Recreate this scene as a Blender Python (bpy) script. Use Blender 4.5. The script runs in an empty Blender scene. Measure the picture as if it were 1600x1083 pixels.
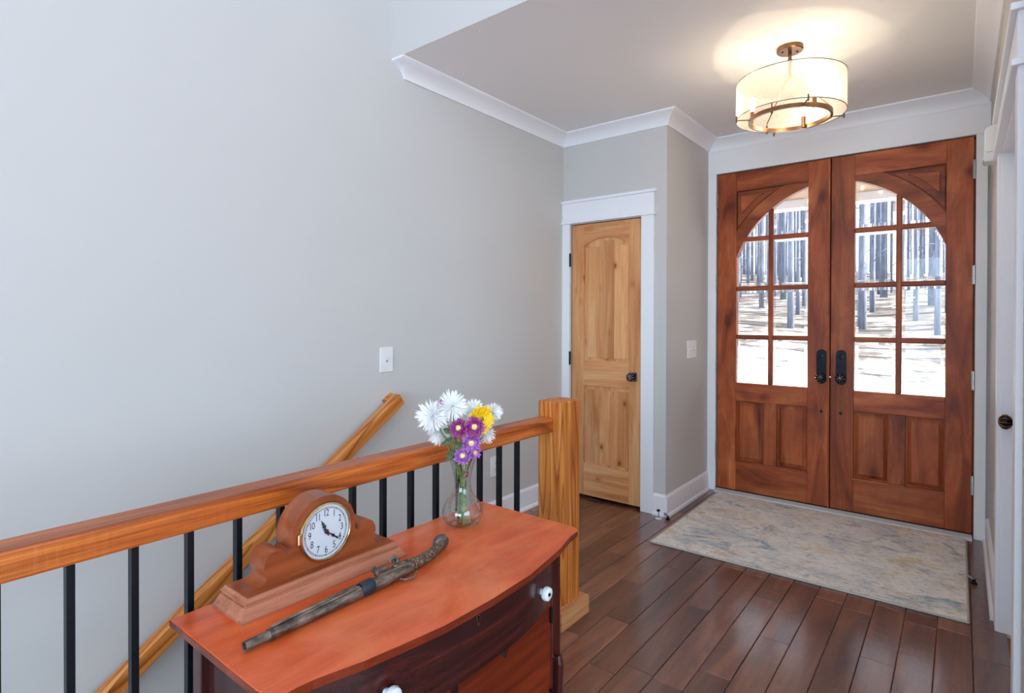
import bpy, bmesh, math, random
from mathutils import Vector, Matrix
random.seed(7)
PI = math.pi
SC = bpy.context.scene
COL = SC.collection

# ------------------------------------------------------------------ camera
cam_d = bpy.data.cameras.new('camera'); cam = bpy.data.objects.new('camera', cam_d); COL.objects.link(cam)
F, CY, YAW, PITCH, ROLL, H = 883.45, 502.27, 0.670996, -0.006392, 0.002316, 1.33
fw = Vector((-math.sin(YAW)*math.cos(PITCH), math.cos(YAW)*math.cos(PITCH), math.sin(PITCH)))
rr = Vector((math.cos(YAW), math.sin(YAW), 0)); uu = rr.cross(fw)
r2 = rr*math.cos(ROLL)+uu*math.sin(ROLL); u2 = -rr*math.sin(ROLL)+uu*math.cos(ROLL)
cam.matrix_world = Matrix(((r2.x, u2.x, -fw.x, 0), (r2.y, u2.y, -fw.y, 0), (r2.z, u2.z, -fw.z, H), (0, 0, 0, 1)))
cam_d.sensor_width = 36; cam_d.lens = F/1600*36; cam_d.shift_y = -(541.5-CY)/1600
cam_d.clip_start = .02; cam_d.clip_end = 300
SC.camera = cam
def at_depth(x, y, d):      # a photo pixel at a given distance along the view axis
    return Vector((0, 0, H)) + (fw + r2*((x-800)/F) - u2*((y-CY)/F))*d

# ------------------------------------------------------------------ world, sun, daylight, exposure
W = bpy.data.worlds.new('world'); SC.world = W; W.use_nodes = True
bg = W.node_tree.nodes['Background']; bg.inputs[0].default_value = (.78, .87, 1, 1); bg.inputs[1].default_value = 1.2
def light(name, kind, loc, target, energy, color, size=None, size_y=None):
    d = bpy.data.lights.new(name, kind); o = bpy.data.objects.new(name, d); COL.objects.link(o)
    o.location = loc; d.energy = energy; d.color = color
    if target is not None:
        o.rotation_euler = (Vector(target)-Vector(loc)).to_track_quat('-Z', 'Y').to_euler()
    if size and kind == 'AREA':
        d.shape = 'RECTANGLE'; d.size = size; d.size_y = size_y or size
    return o
s = light('sun_offscreen', 'SUN', (10, 10, 20), (10-.85*10, 10-.2*10, 20-.62*10), 10, (1, .95, .88)); s.data.angle = .01
light('window_back_offscreen', 'AREA', (1.2, -4.98, 1.52), (1.2, 0, 1.52), 128, (.52, .76, 1), 4.6, 2.0)
light('window_side_offscreen', 'AREA', (4.98, -1.4, 2.45), (0, -1.4, 2.45), 84, (.6, .8, 1), 4.4, 2.8)
SC.view_settings.view_transform = 'Standard'; SC.view_settings.look = 'None'
SC.view_settings.exposure = 1.08; SC.view_settings.gamma = 1; SC.view_settings.use_curve_mapping = False
try:
    SC.cycles.use_denoising = True
    SC.cycles.sample_clamp_indirect = 6
    SC.cycles.max_bounces = 10; SC.cycles.diffuse_bounces = 5; SC.cycles.transparent_max_bounces = 16
    SC.cycles.caustics_reflective = False; SC.cycles.caustics_refractive = False
except Exception:
    pass

# ------------------------------------------------------------------ materials
def lin(c):
    return tuple((v/255/12.92 if v/255 <= .04045 else ((v/255+.055)/1.055)**2.4) for v in c)+(1,)
class NT:
    def __init__(s, name):
        s.m = bpy.data.materials.new(name); s.m.use_nodes = True; s.t = s.m.node_tree
        s.b = s.t.nodes['Principled BSDF']; s.out = s.t.nodes['Material Output']
    def n(s, typ, **kw):
        nd = s.t.nodes.new(typ)
        for k, v in kw.items():
            if k.startswith('i_'):
                nd.inputs[k[2:].replace('_', ' ')].default_value = v
            else: setattr(nd, k, v)
        return nd
    def l(s, a, b): s.t.links.new(a, b)
    def ramp(s, fac, stops):
        r = s.n('ShaderNodeValToRGB'); e = r.color_ramp.elements
        while len(e) < len(stops): e.new(.5)
        for el, (p, c) in zip(e, stops):
            el.position = p; el.color = c if len(c) == 4 else lin(c)
        s.l(fac, r.inputs[0]); return r.outputs[0]
    def coords(s, kind='Object', rnd=True, scale=(1, 1, 1), rot=(0, 0, 0)):
        tc = s.n('ShaderNodeTexCoord').outputs[kind]
        if rnd:
            oi = s.n('ShaderNodeObjectInfo'); mu = s.n('ShaderNodeVectorMath', operation='SCALE')
            mu.inputs[0].default_value = (7.3, 5.1, 9.7); s.l(oi.outputs['Random'], mu.inputs['Scale'])
            ad = s.n('ShaderNodeVectorMath', operation='ADD'); s.l(tc, ad.inputs[0]); s.l(mu.outputs[0], ad.inputs[1]); tc = ad.outputs[0]
        mp = s.n('ShaderNodeMapping'); s.l(tc, mp.inputs[0]); mp.inputs['Scale'].default_value = scale; mp.inputs['Rotation'].default_value = rot
        return mp.outputs[0]
    def noise(s, vec, scale=1, detail=4, rough=.5, dist=0):
        nd = s.n('ShaderNodeTexNoise'); s.l(vec, nd.inputs['Vector'])
        nd.inputs['Scale'].default_value = scale; nd.inputs['Detail'].default_value = detail
        nd.inputs['Roughness'].default_value = rough; nd.inputs['Distortion'].default_value = dist
        return nd.outputs[0]
    def mul(s, a, b, typ='MULTIPLY', fac=1):
        m = s.n('ShaderNodeMix', data_type='RGBA', blend_type=typ); m.inputs[0].default_value = fac
        s.l(a, m.inputs[6]); s.l(b, m.inputs[7]); return m.outputs[2]
    def bump(s, h, strength=.2, dist=.01):
        b = s.n('ShaderNodeBump'); b.inputs['Strength'].default_value = strength; b.inputs['Distance'].default_value = dist
        s.l(h, b.inputs['Height']); s.l(b.outputs[0], s.b.inputs['Normal'])
    def set(s, **kw):
        for k, v in kw.items(): s.b.inputs[k.replace('_', ' ')].default_value = v
        return s
def axis_scale(axis, along, across):
    return tuple(along if 'XYZ'[i] == axis else across for i in range(3))
def paint(name, c, rough=.55, tex=True):
    t = NT(name); t.set(Roughness=rough)
    if rough > .58: t.b.inputs['Specular IOR Level'].default_value = .15
    if tex:
        v = t.coords(rnd=False); n = t.noise(v, 2.2, 3)
        a = tuple(x*.985 for x in lin(c)[:3])+(1,)
        t.l(t.ramp(n, [(.3, a), (.7, lin(c))]), t.b.inputs['Base Color'])
        t.bump(t.noise(v, 220, 2), .06, .002)
    else: t.set(Base_Color=lin(c))
    return t.m
def metal(name, c, rough=.35, metallic=1.0, spots=None):
    t = NT(name); t.set(Roughness=rough, Metallic=metallic)
    v = t.coords(rnd=False); n = t.noise(v, 60, 4)
    t.l(t.ramp(n, [(.3, tuple(x*.7 for x in lin(c)[:3])+(1,)), (.7, lin(c))]), t.b.inputs['Base Color'])
    return t.m
def wood(name, dark, mid, light_, axis, across=14, along=1.3, rough=.4, fine=.8, knots=0, rings=0, vary=.12, coat=0, bump=.08, saw=0, flat=None, spec=.32, blotch=None, kdark=.16):
    t = NT(name); t.set(Roughness=rough); t.b.inputs['Specular IOR Level'].default_value = spec
    if coat: t.set(Coat_Weight=coat, Coat_Roughness=.15)
    v = t.coords(scale=axis_scale(axis, along, across))
    n = t.noise(v, 1, 7, .6, .9)
    col = t.ramp(n, [(.28, dark), (.5, mid), (.72, light_)])
    v2 = t.coords(scale=axis_scale(axis, 4, 190))
    g = t.noise(v2, 1, 4, .6)
    lo = (fine, fine*.97, fine*.94, 1)
    col = t.mul(col, t.ramp(g, [(.35, lo), (.6, (1.0, 1.0, 1.0, 1))]))
    if rings:
        v3 = t.coords(scale=axis_scale(axis, .55, 5.5))
        w = t.n('ShaderNodeTexNoise'); t.l(v3, w.inputs['Vector']); w.inputs['Scale'].default_value = 1; w.inputs['Detail'].default_value = 1.5
        m = t.n('ShaderNodeMath', operation='MULTIPLY'); t.l(w.outputs[0], m.inputs[0]); m.inputs[1].default_value = rings
        fr = t.n('ShaderNodeMath', operation='FRACT'); t.l(m.outputs[0], fr.inputs[0])
        col = t.mul(col, t.ramp(fr.outputs[0], [(.0, (1, 1, 1, 1)), (.62, (.92, .86, .8, 1)), (.9, (.5, .36, .25, 1)), (1, (.95, .93, .9, 1))]))
    if knots:
        ks = [knots*.62 if 'XYZ'[i] == axis else knots for i in range(3)]
        if flat: ks['XYZ'.index(flat)] = 0
        v4 = t.coords(scale=tuple(ks)); v4n = t.n('ShaderNodeTexNoise'); t.l(v4, v4n.inputs['Vector']); v4n.inputs['Scale'].default_value = 3
        va = t.n('ShaderNodeVectorMath', operation='MULTIPLY_ADD'); t.l(v4n.outputs['Color'], va.inputs[0]); va.inputs[1].default_value = (.12, .12, .12); t.l(v4, va.inputs[2]); v4 = va.outputs[0]
        vo = t.n('ShaderNodeTexVoronoi'); t.l(v4, vo.inputs['Vector']); vo.inputs['Scale'].default_value = 1
        col = t.mul(col, t.ramp(vo.outputs['Distance'], [(.03, (kdark, kdark*.6, kdark*.35, 1)), (.075, (.55, .38, .25, 1)), (.13, (.86, .78, .7, 1)), (.26, (1, 1, 1, 1))]))
    if blotch:
        nb = t.noise(t.coords(rnd=False), blotch[0], 5, .62, .5); mb_ = t.n('ShaderNodeMix', data_type='RGBA'); t.l(t.ramp(nb, [(.45, (0, 0, 0, 1)), (.7, (.5, .5, .5, 1))]), mb_.inputs[0]); t.l(col, mb_.inputs[6]); mb_.inputs[7].default_value = lin(blotch[1]); col = mb_.outputs[2]
    if vary:
        oi = t.n('ShaderNodeObjectInfo')
        col = t.mul(col, t.ramp(oi.outputs['Random'], [(0, (1-vary, 1-vary*1.1, 1-vary*1.2, 1)), (1, (1, 1, 1, 1))]))
    t.l(col, t.b.inputs['Base Color'])
    hsrc = g
    if saw:
        v5 = t.coords(rnd=False, scale=axis_scale(axis, 75, 6))
        hsrc = t.noise(v5, 1, 2)
    if name.startswith('hickory'):
        v6 = t.coords(scale=axis_scale(axis, 26, 34)); ad_ = t.n('ShaderNodeMath', operation='MULTIPLY_ADD'); t.l(t.noise(v6, 1, 1), ad_.inputs[0]); ad_.inputs[1].default_value = 2.5; t.l(g, ad_.inputs[2]); hsrc = ad_.outputs[0]; bump = .22
    t.bump(hsrc, bump, .004)
    return t.m

M = {}
M['wall'] = paint('wall_paint', (206, 204, 200), .75)
M['header_wall'] = M['wall']
M['ceil'] = paint('ceiling_paint', (243, 243, 242), .6)
M['trim'] = paint('trim_paint', (243, 244, 247), .5)
M['white_plastic'] = paint('white_plastic', (238, 238, 236), .35, False)
M['slot'] = metal('slot_shade_grey', (150, 146, 138), .4)  # grey stands in for the shade inside switch and outlet slots
M['black_metal'] = metal('black_baluster_metal', (26, 30, 36), .42, .6)
M['bronze'] = metal('brushed_bronze', (128, 98, 74), .34)
M['dark_bronze'] = metal('dark_bronze', (34, 34, 38), .3, .8)
M['pewter'] = metal('pewter', (150, 152, 158), .28)
M['steel'] = metal('brushed_steel', (190, 186, 178), .3)
M['brass'] = metal('polished_brass', (226, 200, 146), .2)
M['rubber'] = paint('black_rubber', (24, 24, 26), .6, False)
for ax in 'XYZ':
    M['door'+ax] = wood('stained_alder_'+ax, (104, 40, 19), (178, 88, 46), (216, 126, 74), ax, 8, 1.4, .42, .8, knots=3.6, vary=.3, coat=0, flat='Y', kdark=.3, blotch=(5, (134, 66, 34)))
    M['closet'+ax] = wood('knotty_alder_'+ax, (208, 130, 76), (244, 178, 120), (255, 206, 156), ax, 11, .9, .45, .86, knots=8, vary=.24, flat='Y', kdark=.12)
    M['fir'+ax] = wood('oiled_fir_'+ax, (176, 92, 36), (218, 134, 60), (240, 168, 90), ax, 16, .8, .4, .82, rings=16, vary=.08)
    M['rail'+ax] = wood('rough_sawn_rail_'+ax, (150, 64, 20), (204, 106, 40), (230, 142, 68), ax, 26, 1.0, .36, .6, rings=9, vary=.0, bump=.35, saw=1, spec=.5)
    M['floor'+ax] = wood('hickory_floor_'+ax, (84, 50, 42), (126, 78, 62), (168, 110, 84), ax, 11, 1.2, .34, .84, knots=1.6, vary=.5, bump=.05, flat='Z', spec=.8, kdark=.5, coat=.7)
    M['cherry'+ax] = wood('cherry_top_'+ax, (178, 66, 28), (214, 92, 46), (234, 120, 70), ax, 9, 1.8, .3, .93, vary=0, coat=.15, bump=.02, blotch=(4.2, (226, 142, 92)))
    M['mahog'+ax] = wood('dark_mahogany_'+ax, (34, 12, 13), (62, 22, 20), (98, 38, 28), ax, 30, 1.2, .26, .7, vary=.1, coat=.35)
    M['redmahog'+ax] = wood('red_mahogany_'+ax, (82, 24, 10), (128, 46, 18), (164, 66, 28), ax, 16, 1.2, .28, .8, vary=.1, coat=.3)
    M['walnut'+ax] = wood('clock_wood_'+ax, (102, 48, 26), (146, 74, 40), (172, 94, 54), ax, 10, 1.6, .3, .9, vary=0, coat=.15)
M['clock_base'] = wood('clock_base_wood', (146, 86, 62), (178, 112, 84), (198, 134, 104), 'Y', 26, 2, .42, .85, vary=0)

def glass_material(name, tint, gloss, base=.035):
    t = NT(name); tr = t.n('ShaderNodeBsdfTransparent'); tr.inputs[0].default_value = tint
    gl = t.n('ShaderNodeBsdfGlossy'); gl.inputs['Roughness'].default_value = .02
    lw = t.n('ShaderNodeLayerWeight'); lw.inputs[0].default_value = .5
    pw = t.n('ShaderNodeMath', operation='POWER'); t.l(lw.outputs['Facing'], pw.inputs[0]); pw.inputs[1].default_value = 3.5
    fr = t.n('ShaderNodeMath', operation='MULTIPLY_ADD'); t.l(pw.outputs[0], fr.inputs[0]); fr.inputs[1].default_value = gloss; fr.inputs[2].default_value = base
    mx = t.n('ShaderNodeMixShader'); t.l(fr.outputs[0], mx.inputs[0]); t.l(tr.outputs[0], mx.inputs[1]); t.l(gl.outputs[0], mx.inputs[2])
    t.l(mx.outputs[0], t.out.inputs[0]); return t.m
M['pane'] = glass_material('window_glass', (.97, .985, 1, 1), .6)
t = NT('bevelled_glass'); g_ = t.n('ShaderNodeBsdfGlass'); g_.inputs['IOR'].default_value = 1.35; g_.inputs['Roughness'].default_value = .03
tr_ = t.n('ShaderNodeBsdfTransparent'); mx_ = t.n('ShaderNodeMixShader'); mx_.inputs[0].default_value = .6
t.l(tr_.outputs[0], mx_.inputs[1]); t.l(g_.outputs[0], mx_.inputs[2]); t.l(mx_.outputs[0], t.out.inputs[0]); M['bevel'] = t.m
M['vase'] = glass_material('clear_vase_glass', (.93, .93, .925, 1), 1.0, .09)
M['water'] = glass_material('vase_water', (.97, .975, .965, 1), .2)

# organza lamp shade
t = NT('organza_shade'); tl = t.n('ShaderNodeBsdfTranslucent'); tl.inputs[0].default_value = lin((250, 238, 214))
df = t.n('ShaderNodeBsdfDiffuse'); df.inputs[0].default_value = lin((246, 238, 222)); tr = t.n('ShaderNodeBsdfTransparent')
m1 = t.n('ShaderNodeMixShader'); m1.inputs[0].default_value = .5; t.l(tl.outputs[0], m1.inputs[1]); t.l(df.outputs[0], m1.inputs[2])
v = t.coords(rnd=False, scale=(300, 300, 300)); nz = t.noise(v, 1, 1)
m2 = t.n('ShaderNodeMixShader'); t.l(t.ramp(nz, [(.4, (.45, .45, .45, 1)), (.6, (.6, .6, .6, 1))]), m2.inputs[0]); t.l(m1.outputs[0], m2.inputs[1]); t.l(tr.outputs[0], m2.inputs[2])
t.l(m2.outputs[0], t.out.inputs[0]); M['shade'] = t.m
t = NT('glowing_bulb'); em = t.n('ShaderNodeEmission'); em.inputs[0].default_value = (1, .84, .6, 1); em.inputs[1].default_value = 6
trb = t.n('ShaderNodeBsdfTransparent'); mb = t.n('ShaderNodeMixShader'); mb.inputs[0].default_value = .45; t.l(trb.outputs[0], mb.inputs[1]); t.l(em.outputs[0], mb.inputs[2]); t.l(mb.outputs[0], t.out.inputs[0]); M['bulb'] = t.m

# rug
t = NT('faded_rug'); v = t.coords(rnd=False)
n1 = t.noise(v, 3.2, 8, .68, .6); base = t.ramp(n1, [(.3, (188, 196, 204)), (.44, (232, 226, 218)), (.56, (246, 240, 230)), (.72, (226, 220, 218))])
n2 = t.noise(t.coords(rnd=False, scale=(1.4, 2.2, 1)), 2.4, 7, .7, .8)
mk = t.n('ShaderNodeMix', data_type='RGBA'); t.l(t.ramp(n2, [(.53, (0, 0, 0, 1)), (.68, (.75, .75, .75, 1))]), mk.inputs[0]); t.l(base, mk.inputs[6]); mk.inputs[7].default_value = lin((226, 192, 138))
n3 = t.noise(t.coords(rnd=False, scale=(1.2, 1.8, 1), rot=(0, 0, 2)), 3.1, 8, .72, 1.0)
mk2 = t.n('ShaderNodeMix', data_type='RGBA'); t.l(t.ramp(n3, [(.54, (0, 0, 0, 1)), (.66, (.85, .85, .85, 1))]), mk2.inputs[0]); t.l(mk.outputs[2], mk2.inputs[6]); mk2.inputs[7].default_value = lin((130, 162, 174))
n4 = t.noise(t.coords(rnd=False, scale=(1, 2.6, 1)), 26, 6, .78)
fin = t.mul(mk2.outputs[2], t.ramp(n4, [(.38, (.42, .45, .5, 1)), (.48, (1, 1, 1, 1))]), fac=.75)
t.l(fin, t.b.inputs['Base Color']); t.set(Roughness=.95); t.bump(t.noise(v, 420, 2), .5, .003); M['rug'] = t.m
M['rug_edge'] = paint('rug_binding', (188, 180, 168), .9)

# gun
t = NT('aged_gun_steel'); v = t.coords(scale=(90, 22, 90)); n = t.noise(v, 1, 6, .65)
t.l(t.ramp(n, [(.3, (44, 40, 40)), (.48, (104, 92, 84)), (.7, (160, 146, 130))]), t.b.inputs['Base Color']); t.set(Metallic=.65, Roughness=.42); t.bump(n, .35, .002); M['gun'] = t.m
t = NT('carved_grip'); v = t.coords(rnd=False); n = t.noise(v, 210, 4, .6)
t.l(t.ramp(n, [(.36, (44, 32, 26)), (.52, (98, 80, 62)), (.66, (168, 156, 138))]), t.b.inputs['Base Color']); t.set(Metallic=.35, Roughness=.5); t.bump(n, .6, .002); M['grip'] = t.m
M['gunblue'] = metal('blued_band', (62, 74, 88), .38, .7)

def petal_mat(name, a, b, rough=.6):
    t = NT(name); v = t.coords(rnd=False); n = t.noise(v, 90, 2)
    t.l(t.ramp(n, [(.35, a), (.65, b)]), t.b.inputs['Base Color']); t.set(Roughness=rough)
    t.b.inputs['Subsurface Weight'].default_value = .0
    return t.m
M['white_petal'] = petal_mat('white_petals', (242, 246, 244), (255, 255, 255))
M['yellow_petal'] = petal_mat('yellow_petals', (240, 190, 10), (255, 222, 30))
M['purple_petal'] = petal_mat('purple_petals', (112, 26, 84), (170, 66, 142))
M['violet_petal'] = petal_mat('violet_petals', (128, 66, 150), (184, 120, 190))
M['disc'] = petal_mat('flower_disc', (206, 186, 96), (236, 220, 150))
M['dark_disc'] = petal_mat('dark_disc', (96, 66, 20), (180, 140, 30))
M['stem'] = petal_mat('green_stem', (70, 104, 48), (128, 160, 90))
M['leaf'] = petal_mat('dark_leaf', (46, 66, 40), (82, 104, 62))
M['ceramic'] = paint('white_ceramic', (228, 232, 234), .12, False)
M['dial'] = paint('dial_enamel', (214, 220, 224), .35, False)
M['print'] = paint('black_print', (30, 32, 36), .5, False)

# outdoors
t = NT('snowy_hillside'); v = t.coords(rnd=False)
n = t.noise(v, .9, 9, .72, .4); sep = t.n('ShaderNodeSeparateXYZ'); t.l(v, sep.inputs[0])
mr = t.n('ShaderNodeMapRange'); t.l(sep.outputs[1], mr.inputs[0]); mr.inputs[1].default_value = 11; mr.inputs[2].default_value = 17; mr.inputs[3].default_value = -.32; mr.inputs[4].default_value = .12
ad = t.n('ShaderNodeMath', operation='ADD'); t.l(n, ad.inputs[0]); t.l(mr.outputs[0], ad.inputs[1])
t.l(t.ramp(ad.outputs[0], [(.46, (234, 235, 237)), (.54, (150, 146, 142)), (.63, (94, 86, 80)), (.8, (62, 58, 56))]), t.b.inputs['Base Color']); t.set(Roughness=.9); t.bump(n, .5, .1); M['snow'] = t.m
t = NT('tree_bark'); v = t.coords(scale=(9, 9, 1.4)); n = t.noise(v, 1, 6, .7)
t.l(t.ramp(n, [(.3, (84, 90, 106)), (.55, (116, 123, 140)), (.75, (152, 159, 176))]), t.b.inputs['Base Color']); t.set(Roughness=.9); M['bark'] = t.m
M['concrete'] = paint('porch_concrete', (186, 184, 180), .8)
M['porch_tan'] = paint('porch_ceiling_paint', (150, 126, 104), .6)

# ------------------------------------------------------------------ geometry helpers
def B(): return bmesh.new()
def box(bm, x0, x1, y0, y1, z0, z1, bev=0, segs=1, mi=0):
    x0, x1 = min(x0, x1), max(x0, x1); y0, y1 = min(y0, y1), max(y0, y1); z0, z1 = min(z0, z1), max(z0, z1)
    vs = [bm.verts.new(p) for p in ((x0,y0,z0),(x1,y0,z0),(x1,y1,z0),(x0,y1,z0),(x0,y0,z1),(x1,y0,z1),(x1,y1,z1),(x0,y1,z1))]
    fs = [bm.faces.new([vs[i] for i in q]) for q in ((3,2,1,0),(4,5,6,7),(0,1,5,4),(1,2,6,5),(2,3,7,6),(3,0,4,7))]
    for f in fs: f.material_index = mi
    if bev:
        es = list({e for f in fs for e in f.edges})
        bmesh.ops.bevel(bm, geom=es, offset=bev, segments=segs, profile=.5, affect='EDGES')
    return bm
def prism(bm, pts, a, b, axis='Y', bev=0, segs=1):
    """polygon pts (u,v) extruded from a to b along axis; axis Y: (x,z); axis X: (y,z); axis Z: (x,y)"""
    def P(u, v, w): return {'Y': (u, w, v), 'X': (w, u, v), 'Z': (u, v, w)}[axis]
    n = len(pts)
    A = [bm.verts.new(P(u, v, a)) for u, v in pts]; C = [bm.verts.new(P(u, v, b)) for u, v in pts]
    fa = bm.faces.new(A[::-1]); fb = bm.faces.new(C)
    for i in range(n): bm.faces.new((A[i], A[(i+1) % n], C[(i+1) % n], C[i]))
    if bev:
        es = list(set(fa.edges) | set(fb.edges))
        bmesh.ops.bevel(bm, geom=es, offset=bev, segments=segs, profile=.5, affect='EDGES')
    return bm
def lathe(bm, prof, c=(0, 0, 0), axis='Z', seg=32, sx=1, sy=1, cap=True):
    rings = []
    def P(r, h, a):
        x, y = r*math.cos(a)*sx, r*math.sin(a)*sy
        p = {'Z': (x, y, h), 'X': (h, x, y), 'Y': (x, h, y)}[axis]
        return (p[0]+c[0], p[1]+c[1], p[2]+c[2])
    for r, h in prof:
        rings.append([bm.verts.new(P(max(r, 1e-5), h, 2*PI*i/seg)) for i in range(seg)])
    for a, b in zip(rings, rings[1:]):
        for i in range(seg): bm.faces.new((a[i], a[(i+1) % seg], b[(i+1) % seg], b[i]))
    if cap:
        if prof[0][0] > 1e-4: bm.faces.new(rings[0][::-1])
        if prof[-1][0] > 1e-4: bm.faces.new(rings[-1])
    return bm
def tube(bm, path, rad, seg=8, flat=1.0, up=Vector((0, 0, 1))):
    """path: list of points; rad: number or list; flat: ratio of the up radius to the side radius"""
    path = [Vector(p) for p in path]; n = len(path); rings = []
    for i, p in enumerate(path):
        d = (path[min(i+1, n-1)]-path[max(i-1, 0)]).normalized()
        u = up if abs(d.dot(up)) < .95 else Vector((1, 0, 0))
        sd = d.cross(u).normalized(); w = sd.cross(d)
        r = rad[i] if isinstance(rad, (list, tuple)) else rad
        rings.append([bm.verts.new(p+sd*(r*math.cos(2*PI*k/seg))+w*(r*flat*math.sin(2*PI*k/seg))) for k in range(seg)])
    for a, b in zip(rings, rings[1:]):
        for k in range(seg): bm.faces.new((a[k], a[(k+1) % seg], b[(k+1) % seg], b[k]))
    bm.faces.new(rings[0][::-1]); bm.faces.new(rings[-1])
    return bm
def torus(bm, R, r, c, seg=48, rs=8, axis='Z', flat=1):
    pts = [[None]*rs for _ in range(seg)]
    for i in range(seg):
        a = 2*PI*i/seg
        for k in range(rs):
            b = 2*PI*k/rs; q = R+r*math.cos(b); h = r*flat*math.sin(b)
            x, y = q*math.cos(a), q*math.sin(a)
            p = {'Z': (x, y, h), 'X': (h, x, y), 'Y': (x, h, y)}[axis]
            pts[i][k] = bm.verts.new((p[0]+c[0], p[1]+c[1], p[2]+c[2]))
    for i in range(seg):
        for k in range(rs):
            bm.faces.new((pts[i][k], pts[(i+1) % seg][k], pts[(i+1) % seg][(k+1) % rs], pts[i][(k+1) % rs]))
    return bm
def ball(bm, c, r, sx=1, sy=1, sz=1, u=16, v=10):
    return lathe(bm, [(r*math.sin(PI*i/v), -r*math.cos(PI*i/v)*sz) for i in range(v+1)], c, 'Z', u, sx, sy, cap=False)

def base_loc(p):
    l = Vector((0, 0, 0))
    while p is not None: l += p.location; p = p.parent
    return l
def obj(name, bm, mat, parent=None, smooth=False, label=None, at=None):
    """links one mesh object; bm is in world coordinates; at: world origin for a top-level object"""
    bmesh.ops.recalc_face_normals(bm, faces=bm.faces)
    me = bpy.data.meshes.new(name); o = bpy.data.objects.new(name, me); COL.objects.link(o)
    off = Vector(at) if at is not None else base_loc(parent)
    if off.length: bmesh.ops.translate(bm, verts=bm.verts, vec=-off)
    bm.to_mesh(me); bm.free()
    for m in (mat if isinstance(mat, (list, tuple)) else [mat]): me.materials.append(M[m] if isinstance(m, str) else m)
    if smooth:
        for p in me.polygons: p.use_smooth = True
        if smooth != 'all':
            try: me.set_sharp_from_angle(angle=math.radians(40))
            except Exception: pass
    if parent is not None: o.parent = parent; 
    elif at is not None: o.location = at
    if label: o['label'] = label
    return o
def tag(o, label, cat, group=None, kind=None):
    o['label'] = label; o['category'] = cat
    if group: o['group'] = group
    if kind: o['kind'] = kind
    return o
def thing(name, label, cat, loc=(0, 0, 0), group=None, kind=None):
    o = bpy.data.objects.new(name, None); COL.objects.link(o); o.location = loc; o.empty_display_size = .05
    return tag(o, label, cat, group, kind)
def struct(name, bm, mat, label, cat, smooth=False):
    return tag(obj(name, bm, mat, None, smooth), label, cat, kind='structure')
def copy_tree(o, parent=None):
    c = o.copy(); COL.objects.link(c); c.parent = parent
    for ch in list(o.children): copy_tree(ch, c)
    return c

# ------------------------------------------------------------------ key dimensions (metres)
XL, YC, XJ, YF, XR, ZC = -2.37, 3.608, -1.545, 4.415, .137, 2.70     # left wall, closet wall, jamb wall, front wall, right wall, ceiling
YH, ZG = 1.953, 4.6                                                  # header plane, great-room ceiling
SX, DX0, DX1, DZ1 = -.703, -1.471, .057, 2.43                        # front door seam, outer edges, top

# ------------------------------------------------------------------ shell
b = B(); box(b, XL-.15, XL, -5, YF+.19, -2.9, ZG); struct('wall_left', b, 'wall', 'long pale greige wall beside the stairwell', 'wall')
b = B()
CX0, CX1, CZ1 = -2.30, -1.724, 2.028
box(b, XL-.1, CX0, YC, YC+.12, -.02, ZC+.1); box(b, CX1, XJ, YC, YC+.12, -.02, ZC+.1); box(b, CX0, CX1, YC, YC+.12, CZ1, ZC+.1)
struct('wall_closet', b, 'wall', 'short greige wall around the knotty closet door', 'wall')
b = B(); box(b, XL, XJ-.12, YF, YF+.19, -.02, ZC+.1); struct('wall_closet_back', b, 'wall', 'plain back wall inside the closet', 'wall')
b = B(); box(b, XJ-.12, XJ, YC+.12, YF+.19, -.02, ZC+.1); struct('wall_jamb', b, 'wall', 'narrow greige return wall between closet and front doors', 'wall')
b = B(); box(b, XJ-.05, -1.481, YF, YF+.19, -.02, ZC+.1); box(b, .067, XR+.1, YF, YF+.19, -.02, ZC+.1); box(b, -1.481, .067, YF, YF+.19, 2.437, ZC+.1)
struct('wall_front', b, 'wall', 'front wall framing the double entry doors', 'wall')
RY0, RY1, RZ1 = 2.2, 3.16, 2.03
b = B(); box(b, XR, XR+.13, YH, RY0, -.02, ZC+.1); box(b, XR, XR+.13, RY1, YF+.02, -.02, ZC+.1); box(b, XR, XR+.13, RY0, RY1, RZ1, ZC+.1)
struct('wall_right', b, 'wall', 'right hand greige wall with a white door', 'wall')
b = B(); box(b, XL, 5.1, YH, YH+.12, ZC+.003, ZG); box(b, XR+.13, 5.1, YH, YH+.12, -.02, ZC); struct('wall_header', b, 'wall', 'blue grey header wall above the hall opening', 'wall')
b = B(); box(b, XL-.1, 5.1, -5.12, -5, -2.9, .45); box(b, XL-.1, -1.1, -5.12, -5, .45, 2.6); box(b, 3.5, 5.1, -5.12, -5, .45, 2.6); box(b, XL-.1, 5.1, -5.12, -5, 2.6, ZG)
struct('wall_back', b, 'wall', 'great room wall with tall windows', 'wall')
b = B(); box(b, 5, 5.12, -5.1, YH+.1, -.02, .7); box(b, 5, 5.12, -5.1, -3.6, .7, 4.2); box(b, 5, 5.12, .8, YH+.1, .7, 4.2); box(b, 5, 5.12, -5.1, YH+.1, 4.2, ZG)
struct('wall_great_room', b, 'wall', 'great room side wall with a wide window', 'wall')
b = B(); box(b, XL-.1, XR+.13, YH+.002, YF+.19, ZC, ZC+.15); struct('ceiling', b, 'ceil', 'white flat ceiling of the entry hall', 'ceiling')
b = B(); box(b, XL-.15, 5.12, -5.12, YH+.12, ZG, ZG+.1); struct('ceiling_great_room', b, 'ceil', 'high white ceiling of the great room', 'ceiling')
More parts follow.
